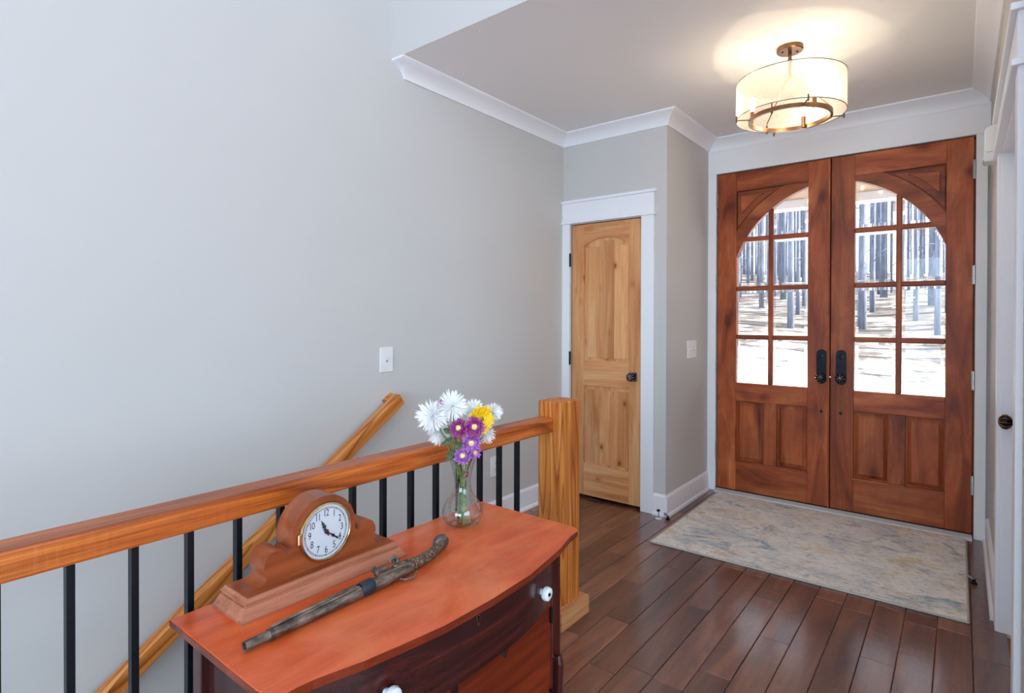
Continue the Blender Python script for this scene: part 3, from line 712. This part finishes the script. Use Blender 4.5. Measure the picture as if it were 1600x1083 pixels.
b = B(); tier(b, -1.296, -1.181, .584, 1.000, DZ+.028, DZ+.040, [(0, .005), (.12, .005), (.14, 0), (.4, 0), (.5, .004), (.75, .0065), (1, .0085)]); obj('base_step', b, 'clock_base', ck)
b = B(); tier(b, -1.290, -1.189, .592, .993, DZ+.040, DZ+.0415, [(0, 0), (1, .001)]); obj('plinth', b, 'walnutY', ck)
def half():
    c = (0, .808); P = [(0, .896)]
    for i in range(1, 15):
        a = PI/2-(i/14)*(PI/2+.18); P.append((.088*math.cos(a), .808+.088*math.sin(a)))
    P += [(.092, .786), (.098, .797-.012), (.104, .800-.008), (.112, .8), (.122, .803), (.134, .801), (.144, .794), (.151, .782), (.153, .768), (.150, .757), (.146, .750), (.147, .742), (.153, .735), (.163, .7305), (.170, .7295)]
    return P
hp = half()
poly = [(.793+u, z) for u, z in hp]+[(.793-u, z) for u, z in reversed(hp)][:-1]
# close along the base
b = B(); prism(b, poly, -1.278, -1.210, 'X'); obj('case', b, 'walnutY', ck, True)
FC = Vector((-1.210, .795, .809)); FR = .068
b = B(); lathe(b, [(FR-.002, 0), (FR+.003, .0), (FR+.0035, .004), (FR+.0015, .008), (FR-.002, .0085), (FR-.0035, .005), (FR-.004, .003)], FC, 'X', 64, cap=False); bz = obj('bezel', b, 'brass', ck, True, label='polished brass bezel')
b = B(); box(b, -1.210, -1.201, FC.y-FR-.009, FC.y-FR+.001, FC.z-.012, FC.z+.014, .002); obj('bezel_hinge', b, 'brass', bz)
b = B(); lathe(b, [(FR-.003, 0), (FR-.003, .0025)], FC, 'X', 64); dl = obj('dial', b, 'dial', ck, label='white printed clock dial')
b = B(); torus(b, .0585, .00035, FC+Vector((.0028, 0, 0)), 64, 4, 'X'); torus(b, .0555, .00035, FC+Vector((.0028, 0, 0)), 64, 4, 'X')
for i in range(60):
    a = 2*PI*i/60; w = .0006 if i % 5 else .0011
    y, z = FC.y+.057*math.sin(a), FC.z+.057*math.cos(a)
    box(b, FC.x+.0024, FC.x+.0031, y-w, y+w, z-w, z+w)
o = obj('minute_track', b, 'print', dl); o['kind'] = 'stuff'
DG = None
for i in range(1, 13):
    a = 2*PI*i/12; cu = bpy.data.curves.new('numeral', 'FONT'); cu.body = str(i); cu.size = .0205; cu.align_x = 'CENTER'; cu.align_y = 'CENTER'; cu.space_character = .82; cu.resolution_u = 3
    to = bpy.data.objects.new('numeral_text', cu); COL.objects.link(to)
    bpy.context.view_layer.update(); me = bpy.data.meshes.new_from_object(to.evaluated_get(bpy.context.evaluated_depsgraph_get()))
    bpy.data.objects.remove(to); bpy.data.curves.remove(cu)
    bb = B(); bb.from_mesh(me); bpy.data.meshes.remove(me)
    cy, cz = FC.y+.0445*math.sin(a), FC.z+.0445*math.cos(a)
    for v_ in bb.verts:
        x_, y_ = v_.co.x, v_.co.y
        v_.co = Vector((FC.x+.0029, cy+x_*.9, cz+y_*1.18))
    obj('numeral', bb, 'print', dl)
def hand(nm, ang, ln, w):
    b = B(); dy, dz = math.sin(ang), math.cos(ang); c = FC+Vector((.005, 0, 0))
    def P(l, o): return (c.x, c.y+dy*l+dz*o, c.z+dz*l-dy*o)
    pts = [(-.012, w*.5), (0, w*.7), (ln*.3, w*.6), (ln*.45, w*1.8), (ln*.6, w*.5), (ln*.7, w*1.2), (ln*.8, w*.4), (ln, .0004)]
    L = [b.verts.new(P(l, o)) for l, o in pts]; R = [b.verts.new(P(l, -o)) for l, o in pts]
    for i in range(len(pts)-1): b.faces.new((L[i], L[i+1], R[i+1], R[i]))
    e = bmesh.ops.extrude_face_region(b, geom=b.faces[:])
    bmesh.ops.translate(b, verts=[v_ for v_ in e['geom'] if isinstance(v_, bmesh.types.BMVert)], vec=(.001, 0, 0))
    return obj(nm, b, 'print', dl)
hand('hour_hand', math.radians(334), .034, .0032); hand('minute_hand', math.radians(128), .050, .0022)
b = B(); lathe(b, [(.0055, .003), (.0055, .006), (0, .0075)], FC, 'X', 16); obj('hub', b, 'print', dl)
b = B(); lathe(b, [(FR-.006, .0062), (FR*.5, .0085), (0, .0092)], FC, 'X', 48, cap=False); obj('crystal', b, 'pane', ck, True)

# ------------------------------------------------------------------ flintlock pistol
gn = thing('flintlock_pistol', 'antique flintlock pistol lying in front of the clock', 'pistol', (-1.085, .8, DZ))
G0, G1 = Vector((-1.068, .525, 0)), Vector((-1.072, .845, 0))
def gp(tv, x=0, z=0):
    """a point along the barrel line: tv metres from the muzzle"""
    dd = (G1-G0).normalized(); p = G0+dd*tv; return Vector((p.x+x, p.y, DZ+z))
b = B(); L = [0, .012, .02, .05, .055, .06, .12, .20, .26, .272]; Rr = [.0098, .0102, .0095, .0098, .0112, .0105, .0115, .0128, .0138, .0140]
tube(b, [gp(l, 0, .0125+.002*l/.27) for l in L], Rr, 16)
b.faces.remove(min((f_ for f_ in b.faces if len(f_.verts) == 16), key=lambda f_: f_.calc_center_median().y)); br = obj('barrel', b, 'gun', gn, True)
b = B(); tube(b, [gp(0, 0, .0125), gp(.001, 0, .0125), gp(.06, 0, .0129)], [.0098, .0072, .0072], 16)
b.faces.remove(min((f_ for f_ in b.faces if len(f_.verts) == 16), key=lambda f_: f_.calc_center_median().y)); obj('bore', b, 'gun', br)
b = B(); tube(b, [gp(.056, -.003, .0255), gp(.26, -.004, .0305)], [.003, .0045], 8); tube(b, [gp(.10, .004, .0245), gp(.262, .004, .0295)], [.002, .003], 8); obj('ramrod', b, 'gun', gn)
b = B(); tube(b, [gp(.05, 0, .0128), gp(.0575, 0, .0128)], .0122, 16); obj('muzzle_band', b, 'gun', gn, True)
b = B(); tube(b, [gp(.268, 0, .018), gp(.272, 0, .018), gp(.298, 0, .018), gp(.303, 0, .018)], [.0155, .0170, .0176, .0162], 16); obj('barrel_band', b, 'gunblue', gn, True)
b = B(); tube(b, [gp(.298, 0, .0165), gp(.34, -.001, .0175), gp(.39, -.002, .0175), gp(.42, -.004, .0170)], [.0158, .0172, .0165, .0145], 16, .95); obj('stock', b, 'gun', gn, True)
b = B(); gpath = [gp(.405, -.006, .017), gp(.44, -.011, .0165), gp(.475, -.015, .0155), gp(.51, -.021, .0148), gp(.54, -.032, .0155), gp(.56, -.042, .017)]
tube(b, gpath, [.0155, .0150, .0142, .0132, .0125, .0135], 16); obj('grip', b, 'grip', gn, True)
b = B(); tube(b, [gp(.552, -.038, .0165), gp(.562, -.043, .019), gp(.575, -.048, .0215), gp(.588, -.052, .0215), gp(.594, -.054, .0215)], [.0135, .018, .021, .0185, .010], 16); obj('butt_cap', b, 'gun', gn, True)
b = B(); 
pl = [gp(.318, -.006, .03), gp(.412, -.01, .03)]
box(b, pl[0].x-.010, pl[0].x+.010, pl[0].y, pl[1].y, DZ+.029, DZ+.0355, .002); lk = obj('lock_plate', b, 'gun', gn)
b = B(); c = gp(.335, -.006, .04); box(b, c.x-.009, c.x+.007, c.y-.018, c.y+.014, c.z-.006, c.z+.006, .002); box(b, c.x-.011, c.x-.004, c.y-.022, c.y-.012, c.z-.004, c.z+.012, .002); obj('frizzen', b, 'gun', lk)
b = B(); c = gp(.372, -.006, .036)
tube(b, [c+Vector((0, .006, 0)), c+Vector((-.002, .012, .010)), c+Vector((-.002, .004, .020)), c+Vector((0, -.008, .020))], [.008, .007, .0065, .004], 8); box(b, c.x-.006, c.x+.006, c.y-.015, c.y-.004, c.z+.012, c.z+.022, .002); lathe(b, [(.008, 0), (.008, .006), (.004, .008)], (c.x, c.y+.006, c.z), 'Z', 12); obj('cock', b, 'gun', lk)
b = B(); c = gp(.405, -.008, .034)
for q in range(4): ball(b, (c.x+.004*math.sin(q*2), c.y-.008+q*.009, c.z+.002*(q % 2)), .0055-.0006*q, 1, 1.5, .8, 8, 6)
obj('lock_ornament', b, 'gun', lk)
b = B(); c = gp(.40, .014, .010); tube(b, [c+Vector((0, -.025, 0)), c+Vector((.012, -.012, -.003)), c+Vector((.014, .008, -.003)), c+Vector((.002, .028, 0))], .0028, 7); obj('trigger_guard', b, 'gun', gn)

# ------------------------------------------------------------------ vase and flowers
VC = Vector((-1.212, 1.281, DZ))
vs = thing('glass_vase', 'clear glass bulb vase with a flared neck on the washstand', 'vase', VC)
vp = [(.030, .002), (.040, .001), (.052, .008), (.061, .022), (.0638, .038), (.060, .055), (.048, .075), (.035, .090), (.0275, .106), (.0248, .124), (.0262, .146), (.031, .170), (.037, .190), (.0425, .204), (.0432, .206)]
b = B(); lathe(b, [(.0005, .002)]+vp, VC, 'Z', 40, cap=False)
for k in (.205,): torus(b, .0428, .0012, VC+Vector((0, 0, .2055)), 40, 6)
obj('body', b, 'vase', vs, 'all')
b = B(); lathe(b, [(max(r-.0028, .0005), max(h, .004)) for r, h in [(.0005, .004)]+vp[:8]]+[(.0005, .090)], VC, 'Z', 40, cap=False); obj('water', b, 'water', vs, 'all')
BD = 1.757
def bloom_frame(c, n):
    n = Vector(n).normalized(); u = n.cross(Vector((0, 0, 1))); u = u.normalized() if u.length > .05 else Vector((1, 0, 0)); return n, u, n.cross(u)
def petals(bm, c, n, rad, count, width, lo, hi, curl=.0, jit=.15, seed=0):
    """thin petals radiating around the axis n; lo..hi: polar angles from the axis"""
    rnd = random.Random(seed); n, u, w = bloom_frame(c, n)
    for i in range(count):
        th = lo+(hi-lo)*math.sqrt((i+.5)/count); ph = i*2.399963+rnd.uniform(-jit, jit)
        L = rad*rnd.uniform(.82, 1.06)
        rad_d = (u*math.cos(ph)+w*math.sin(ph)); dr = n*math.cos(th)+rad_d*math.sin(th)
        sd = dr.cross(n); sd = sd.normalized() if sd.length > .05 else u
        bend = (n*-curl if th > 1.2 else n*curl)
        st = [(.12, .35), (.5, 1.0), (.85, .8), (1.0, .15)]; prev = None
        for f, ww in st:
            p = Vector(c)+dr*(L*f)+bend*(L*f*f); a = bm.verts.new(p+sd*width*ww*.5); e = bm.verts.new(p-sd*width*ww*.5)
            if prev: bm.faces.new((prev[0], a, e, prev[1]))
            prev = (a, e)
def flower(name, label, px, py, dd, n, rad, kind, group, seed):
    c = at_depth(px, py, BD+dd)
    root = thing(name, label, 'flower', c, group)
    mt = {'white': 'white_petal', 'yellow': 'yellow_petal', 'purple': 'purple_petal', 'violet': 'violet_petal'}[kind]
    b = B(); nv = Vector(n).normalized()
    if kind == 'white':
        petals(b, c, n, rad, 230, rad*.065, .05, 1.95, .12, .3, seed)
    elif kind == 'yellow':
        petals(b, c, n, rad, 34, rad*.26, 1.15, 1.5, -.10, .1, seed); petals(b, c+nv*.004, n, rad*.78, 26, rad*.22, .95, 1.2, -.05, .1, seed+1)
    else:
        petals(b, c, n, rad, 30, rad*.30, 1.0, 1.55, .05, .1, seed); petals(b, c+nv*.002, n, rad*.72, 20, rad*.28, .7, 1.05, .05, .1, seed+1)
    o = obj('petals', b, mt, root); o['kind'] = 'stuff'
    if kind != 'white':
        b = B(); _, u, w = bloom_frame(c, n); rd_ = rad*(.28 if kind == 'yellow' else .42)
        lathe(b, [(rd_, 0), (rd_*.9, rd_*.3), (rd_*.5, rd_*.5), (0, rd_*.55)], (0, 0, 0), 'Z', 14, cap=False)
        mt4 = Matrix((u, w, nv)).transposed().to_4x4(); mt4.translation = c+nv*.003; bmesh.ops.transform(b, matrix=mt4, verts=b.verts)
        obj('flower_centre', b, 'dark_disc' if kind == 'yellow' else 'disc', root, True)
    rs = random.Random(seed+50); foot = VC+Vector((rs.uniform(-.028, .028), rs.uniform(-.028, .028), .010))
    neck = VC+Vector((rs.uniform(-.013, .013), rs.uniform(-.013, .013), .125)); rimp = VC+Vector((0, 0, .205))+(c-VC-Vector((0, 0, .205)))*Vector((1, 1, 0)).length*.0
    hd = Vector((c.x-VC.x, c.y-VC.y, 0)); rim = VC+Vector((0, 0, .2))+hd.normalized()*min(.028, hd.length*.5)
    c2 = Vector(c)-nv*rad*.15
    b = B(); tube(b, [foot, neck, rim, (rim+c2)/2+Vector((0, 0, .008)), c2], .0028, 7); obj('stem', b, 'stem', root, True)
    return root
g = 'cut flowers in the glass vase'
tocam = Vector((.68, -.73, .0))
flower('white_chrysanthemum', 'large white spider chrysanthemum beside the purple bud in the vase', 676, 650, .0, tocam+Vector((-.4, -.3, .35)), .053, 'white', g, 1)
flower('white_chrysanthemum', 'full white spider chrysanthemum at the very top of the bouquet', 707, 635, .005, tocam+Vector((0, 0, .7)), .051, 'white', g, 2)
flower('white_chrysanthemum', 'small white chrysanthemum peeking out behind the yellow daisy, on the post side', 770, 645, .045, tocam+Vector((.5, .4, .3)), .033, 'white', g, 3)
flower('white_chrysanthemum', 'white chrysanthemum half hidden behind the top of the yellow daisy', 741, 640, .045, tocam+Vector((0, 0, .6)), .036, 'white', g, 4)
flower('white_chrysanthemum', 'white chrysanthemum half hidden below the yellow daisy', 758, 677, .03, tocam+Vector((.5, .3, -.4)), .034, 'white', g, 5)
flower('white_chrysanthemum', 'drooping white chrysanthemum hanging lowest over the rail side', 688, 676, .02, tocam+Vector((-.6, -.5, -.6)), .040, 'white', g, 6)
flower('yellow_daisy', 'bright yellow daisy with a dark centre in the bouquet', 750, 655, -.012, tocam+Vector((.45, .35, .0)), .049, 'yellow', g, 7)
flower('purple_daisy', 'magenta daisy with pale centre next to the large white bloom', 717, 669, -.035, tocam+Vector((-.2, -.2, .25)), .032, 'purple', g, 8)
flower('purple_daisy', 'magenta daisy with pale centre touching the yellow daisy', 741, 667, -.045, tocam+Vector((0, 0, .15)), .034, 'purple', g, 9)
flower('purple_daisy', 'violet daisy with pale centre in the middle of the bouquet', 736, 692, -.04, tocam+Vector((.05, 0, .05)), .033, 'violet', g, 10)
flower('purple_daisy', 'violet daisy lowest in the bouquet resting on the vase rim', 723, 713, -.03, tocam+Vector((-.1, -.1, .5)), .030, 'violet', g, 11)
flower('purple_daisy', 'small violet daisy tucked beside the lower violet bloom', 741, 706, -.02, tocam+Vector((.3, .2, -.2)), .026, 'violet', g, 12)
def bud(label, px, py, dd, r):
    c = at_depth(px, py, BD+dd); root = thing('flower_bud', label, 'flower bud', c, g)
    b = B(); ball(b, c, r, 1, 1, 1.2, 12, 8); obj('petals', b, 'purple_petal', root, True)
    b = B(); base = VC+Vector((.004, .0, .125)); tube(b, [base, (base+c)/2, c-Vector((0, 0, r*.8))], .002, 6); obj('stem', b, 'stem', root)
bud('small purple bud between the two large white blooms', 691, 628, .0, .008)
bud('purple bud sunk inside the vase neck', 728, 741, -.008, .009)
for i, (px, py, dd, ln, up_, lab) in enumerate(((700, 690, -.01, .05, -.3, 'dark green leaf below the large white bloom'), (703, 712, -.015, .05, -.9, 'dark green leaf folded over the vase rim'), (716, 696, -.03, .04, -.2, 'narrow green leaf among the purple stems'), (699, 673, -.02, .03, .2, 'small green leaf under the white blooms'))):
    c = at_depth(px, py, BD+dd); root = thing('leaf', lab, 'leaf', c, 'leaves in the bouquet')
    b = B(); dr = Vector((-.45, -.4, up_)).normalized(); sd = Vector((.7, -.7, .1)).cross(dr).normalized(); prev = None
    st = c-dr*ln*.5
    for f, w in ((0, .1), (.25, .8), (.5, 1), (.8, .6), (1, .05)):
        p = st+dr*ln*f+Vector((.3, -.3, 0))*(.018*f*(1-f)); a = b.verts.new(p+sd*.010*w); m_ = b.verts.new(p-Vector((.7, -.7, 0))*.002*w); e = b.verts.new(p-sd*.010*w)
        if prev: b.faces.new((prev[0], a, m_, prev[1])); b.faces.new((prev[1], m_, e, prev[2]))
        prev = (a, m_, e)
    obj('blade', b, 'leaf', root)
    rim = VC+Vector((-.02, -.01, .2)); b = B(); tube(b, [rim-Vector((-.01, 0, .06)), rim, st], .0018, 6); obj('stalk', b, 'stem', root)

# ------------------------------------------------------------------ ceiling lamp
LC = Vector((-.685, 3.118, 0))
lp = thing('ceiling_lamp', 'semi flush bronze lamp with a sheer drum shade in front of the entry doors', 'lamp', (LC.x, LC.y, ZC))
b = B(); lathe(b, [(.0615, ZC), (.0615, ZC-.018), (.058, ZC-.022), (0, ZC-.022)], LC, 'Z', 40); cn = obj('canopy', b, 'bronze', lp, True)
for sx in (-.03, .03):
    b = B(); ball(b, (LC.x+sx, LC.y+sx*.6, ZC-.023), .006, 1, 1, .6, 10, 6); obj('screw', b, 'dark_bronze', cn)
b = B(); tube(b, [(LC.x, LC.y, ZC-.02), (LC.x, LC.y, 2.56)], .0085, 12); lathe(b, [(.011, 2.64), (.011, 2.625)], LC, 'Z', 12); ball(b, (LC.x, LC.y, 2.556), .014, 1, 1, 1, 12, 8); obj('stem', b, 'bronze', lp, True)
ZB, ZT, RS = 2.352, 2.532, .252
b = B(); lathe(b, [(RS, ZB), (RS, ZT)], LC, 'Z', 72, cap=False); sh = obj('shade', b, 'shade', lp, 'all', label='sheer organza drum shade')
for z in (ZB, ZT):
    b = B(); torus(b, RS, .0022, (LC.x, LC.y, z), 72, 6); obj('rim_wire', b, 'pewter', sh, True)
RZ, RR = 2.343, .187
b = B(); 
prof = [(RR-.006, RZ-.010), (RR+.006, RZ-.010), (RR+.006, RZ+.010), (RR-.006, RZ+.010), (RR-.006, RZ-.010)]
lathe(b, prof, LC, 'Z', 64, cap=False); rg = obj('ring', b, 'bronze', lp, True)
for k in range(3):
    a = math.radians(258+120*k); e = Vector((LC.x+RR*math.cos(a), LC.y+RR*math.sin(a), RZ))
    b = B(); t0 = Vector((LC.x+.012*math.cos(a), LC.y+.012*math.sin(a), 2.556)); e1 = e+Vector((0, 0, .034)); tube(b, [t0, e1], .0028, 8)
    torus(b, .008, .0018, e+Vector((0, 0, .022)), 16, 6, 'X'); ball(b, e+Vector((0, 0, -.014)), .006, 1, 1, 1.2, 10, 6); tube(b, [e+Vector((0, 0, .013)), e+Vector((0, 0, .018))], .006, 8); obj('hanger_rod', b, 'bronze', lp)
for k in range(4):
    a = math.radians(30+90*k); ca, sa = math.cos(a), math.sin(a)
    b = B(); tube(b, [(LC.x+RR*ca, LC.y+RR*sa, RZ), (LC.x+(RS+.004)*ca, LC.y+(RS+.004)*sa, RZ)], .003, 8)
    tube(b, [(LC.x+(RS+.004)*ca, LC.y+(RS+.004)*sa, RZ-.010), (LC.x+(RS+.004)*ca, LC.y+(RS+.004)*sa, RZ+.022)], .004, 8); obj('shade_arm', b, 'bronze', rg)
for k, adeg in enumerate((200, 320, 80)):
    a = math.radians(adeg); x, y = LC.x+RR*.93*math.cos(a), LC.y+RR*.93*math.sin(a)
    b = B(); tube(b, [(x, y, RZ-.006), (x, y, RZ+.05)], .010, 14); sk = obj('candle_socket', b, 'bronze', lp, True)
    b = B(); lathe(b, [(.006, RZ+.05), (.013, RZ+.064), (.0165, RZ+.082), (.012, RZ+.105), (.004, RZ+.125), (0, RZ+.128)], (x, y, 0), 'Z', 14, cap=False); obj('bulb', b, 'bulb', sk, True)
    lt = bpy.data.lights.new('bulb_light', 'POINT'); lt.energy = 2.3; lt.color = (1, .8, .56); lt.shadow_soft_size = .012
    lo = bpy.data.objects.new('bulb_light', lt); COL.objects.link(lo); lo.location = (x, y, RZ+.085)

# ------------------------------------------------------------------ rug
rg_ = thing('entry_rug', 'faded abstract rug in cream, blue and ochre before the entry doors', 'rug', (-.7, 3.75, 0))
c_ = [(-1.432, 3.129), (.033, 3.160), (.030, 4.332), (-1.44, 4.325)]
b = B(); prism(b, c_, .001, .009, 'Z', .002); obj('pile', b, 'rug', rg_)
b = B(); cc = [Vector((x, y, .006)) for x, y in c_]
for p, q in zip(cc, cc[1:]+cc[:1]): tube(b, [p, q], .0055, 6)
obj('binding', b, 'rug_edge', rg_)

# ------------------------------------------------------------------ switches, outlets, sensor, stops
def plate(name, label, cat, c, face, w, h, toggles=0, duplex=False, grp=None):
    """wall plate centred at c on a wall facing face ('+x' or '-x')"""
    sg = 1 if face == '+x' else -1; root = thing(name, label, cat, c, grp); x, y, z = c
    b = B(); box(b, x, x+sg*.007, y-w/2, y+w/2, z-h/2, z+h/2, .003, 2); pl = obj('cover_plate', b, 'white_plastic', root)
    for i in range(toggles):
        yy = y+(i-(toggles-1)/2)*.046
        b = B(); box(b, x+sg*.006, x+sg*.0075, yy-.005, yy+.005, z-.012, z+.012); obj('toggle_slot', b, 'slot', pl)
        b = B(); prism(b, [(x+sg*.006, z-.006), (x+sg*.006, z+.008), (x+sg*.017, z+.013), (x+sg*.018, z+.008)], yy-.004, yy+.004, 'Y'); obj('toggle', b, 'white_plastic', pl)
        for dz in (-.03, .03):
            b = B(); lathe(b, [(.0025, sg*.0068), (.0025, sg*.0078)], (x, yy, z+dz), 'X', 8); obj('screw', b, 'white_plastic', pl)
    if duplex:
        for dz in (-.02, .02):
            b = B(); lathe(b, [(.0165, sg*.006), (.0165, sg*.009)], (x, y, z+dz), 'X', 20); so = obj('socket', b, 'white_plastic', pl)
            b = B()
            for dy in (-.006, .006): box(b, x+sg*.0085, x+sg*.0095, y+dy-.001, y+dy+.001, z+dz-.002, z+dz+.007)
            lathe(b, [(.002, sg*.0085), (.002, sg*.0095)], (x, y, z+dz-.008), 'X', 8); obj('slots', b, 'slot', pl)
    return root
plate('light_switch', 'single white toggle switch on the wall above the handrail', 'light switch', (XL, 1.919, 1.108), '+x', .086, .130, 1)
plate('wall_outlet', 'white duplex outlet low on the stair wall behind the balusters', 'outlet', (XL, 2.803, .365), '+x', .076, .128, 0, True)
plate('light_switch', 'triple white toggle switch on the narrow wall beside the entry doors', 'light switch', (XJ, 4.058, 1.103), '+x', .172, .130, 3)
plate('wall_outlet', 'white outlet low on the right wall beside the white door casing', 'outlet', (XR, 3.53, .44), '-x', .076, .122, 0, True)
sn = thing('motion_sensor', 'white plastic chime box high on the right wall near the entry doors', 'sensor', (XR, 3.45, 2.13))
b = B(); prism(b, [(XR, 2.098), (XR-.044, 2.096), (XR-.056, 2.105), (XR-.056, 2.20), (XR-.048, 2.213), (XR, 2.228)], 3.40, 3.50, 'Y', .004); obj('housing', b, 'white_plastic', sn)
b = B(); prism(b, [(XR, 2.056), (XR-.054, 2.054), (XR-.062, 2.064), (XR-.056, 2.094), (XR-.002, 2.096)], 3.398, 3.502, 'Y', .003); obj('lens', b, 'ceramic', sn)
def stop(label, x, y, kind):
    root = thing('door_stop', label, 'door stop', (x, y, 0), 'floor door stops')
    if kind:
        b = B(); lathe(b, [(.0, 0), (.022, 0), (.022, .003), (.012, .006), (.0, .006)], (x, y, 0), 'Z', 20); obj('base_disc', b, 'ceramic', root, True)
        b = B(); tube(b, [(x, y, .004), (x, y, .052)], .0035, 8); obj('pin', b, 'pewter', root)
        b = B(); ball(b, (x, y-.004, .056), .011, 1.1, 1.1, .7, 12, 8); obj('rubber_tip', b, 'rubber', root, True)
    else:
        b = B(); lathe(b, [(0, 0), (.014, 0), (.014, .006), (.008, .009), (.007, .024), (.0, .025)], (x, y, 0), 'Z', 16); obj('base_disc', b, 'dark_bronze', root, True)
        b = B(); tube(b, [(x, y, .02), (x-.014, y+.006, .027), (x-.028, y+.012, .03)], [.006, .006, .007], 8); obj('arm', b, 'pewter', root)
stop('upright door stop with white base disc by the closet casing', -1.562, 3.535, True)
stop('small dark door stop on the floor at the baseboard corner', -1.508, 3.56, False)
stop('small dark door stop on the floor beside the rug and right wall', .060, 3.66, False)

# ------------------------------------------------------------------ outdoors
b = B(); box(b, -6, 4, YF+.19, 7.4, -.25, -.03); struct('floor_porch', b, 'concrete', 'concrete porch slab outside the entry doors', 'porch floor')
b = B(); box(b, -6, 4, YF+.19, 7.1, 2.66, 2.76); struct('ceiling_porch', b, 'porch_tan', 'tan boarded porch ceiling outside the doors', 'porch ceiling')
b = B(); box(b, -6, 4, 6.95, 7.15, 2.57, 2.95); struct('trim_9', b, 'trim', 'white fascia beam at the porch edge', 'beam')
b = B(); box(b, XL-.2, 5.3, -5.2, 7.3, 4.72, 4.85); box(b, -6, 4, YF+.19, 7.2, 2.95, 3.05); struct('roof', b, 'concrete', 'house and porch roof', 'roof')
def hill(x, y):
    z = -.3
    if y > 12: z += .14*(y-12)-.0006*(y-12)**2+.12*math.sin(x*.5+y*.3)*min(1, (y-12)/4)+.2*math.sin(x*.21-y*.17)*min(1, (y-12)/8)
    z += .05*(-x-2)*max(0, min(1, (y-9)/6)) if x < -2 else 0
    return z
b = B(); NX, NY = 90, 90; X0, X1, Y0, Y1 = -60, 40, 4.7, 90
gv = [[b.verts.new((X0+(X1-X0)*i/NX, Y0+(Y1-Y0)*(j/NY)**1.5, hill(X0+(X1-X0)*i/NX, Y0+(Y1-Y0)*(j/NY)**1.5))) for i in range(NX+1)] for j in range(NY+1)]
for j in range(NY):
    for i in range(NX): b.faces.new((gv[j][i], gv[j][i+1], gv[j+1][i+1], gv[j+1][i]))
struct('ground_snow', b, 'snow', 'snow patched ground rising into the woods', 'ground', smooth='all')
protos = []
for k in range(6):
    rnd = random.Random(100+k); b = B(); hgt = rnd.uniform(13, 18); r0 = rnd.uniform(.055, .125); lx, ly = rnd.uniform(-.2, .2), rnd.uniform(-.2, .2)
    tube(b, [(lx*f*f, ly*f*f, -.6+hgt*f) for f in (0, .15, .35, .6, .8, 1)], [r0*1.25, r0, r0*.86, r0*.66, r0*.45, r0*.12], 8)
    for q in range(16):
        f = rnd.uniform(.08, .95); a = rnd.uniform(0, 2*PI); p = Vector((lx*f*f, ly*f*f, -.6+hgt*f)); L_ = rnd.uniform(.35, .75)
        e = p+Vector((math.cos(a)*L_, math.sin(a)*L_, L_*rnd.uniform(-.1, .7))); m_ = (p+e)/2+Vector((0, 0, rnd.uniform(-.1, .15)))
        tube(b, [p, m_, e], [.02, .012, .005], 5)
    bmesh.ops.recalc_face_normals(b, faces=b.faces); me = bpy.data.meshes.new('bare_tree'); b.to_mesh(me); b.free(); me.materials.append(M['bark'])
    for p in me.polygons: p.use_smooth = True
    protos.append(me)
rnd = random.Random(5)
spots = []
for _ in range(9000):
    y = 20+48*rnd.random()**.85; x = y*rnd.uniform(-.5, .2)
    if all((x-a)**2+(y-c)**2 > 1.7**2 for a, c in spots): spots.append((x, y))
    if len(spots) >= 280: break
side = []
for _ in range(400):
    y, x = rnd.uniform(13.5, 20), rnd.uniform(3.5, 15)
    if all((x-a)**2+(y-c)**2 > 1.9**2 for a, c in side): side.append((x, y))
    if len(side) >= 18: break
n_far = len(spots)
for i, (x, y) in enumerate(spots+side):
    o = bpy.data.objects.new('bare_tree', protos[i % 6]); COL.objects.link(o); o.location = (x, y, hill(x, y)); o.rotation_euler = (0, 0, rnd.uniform(0, 6.28)); q = rnd.uniform(.85, 1.15); o.scale = (q, q, rnd.uniform(.9, 1.1))
    tag(o, 'bare grey tree trunk in the snowy woods outside the entry doors', 'tree', 'bare trees in the woods')
    if i >= n_far: tag(o, 'bare tree beside the snowy driveway shading the snow', 'tree', 'bare trees beside the driveway')
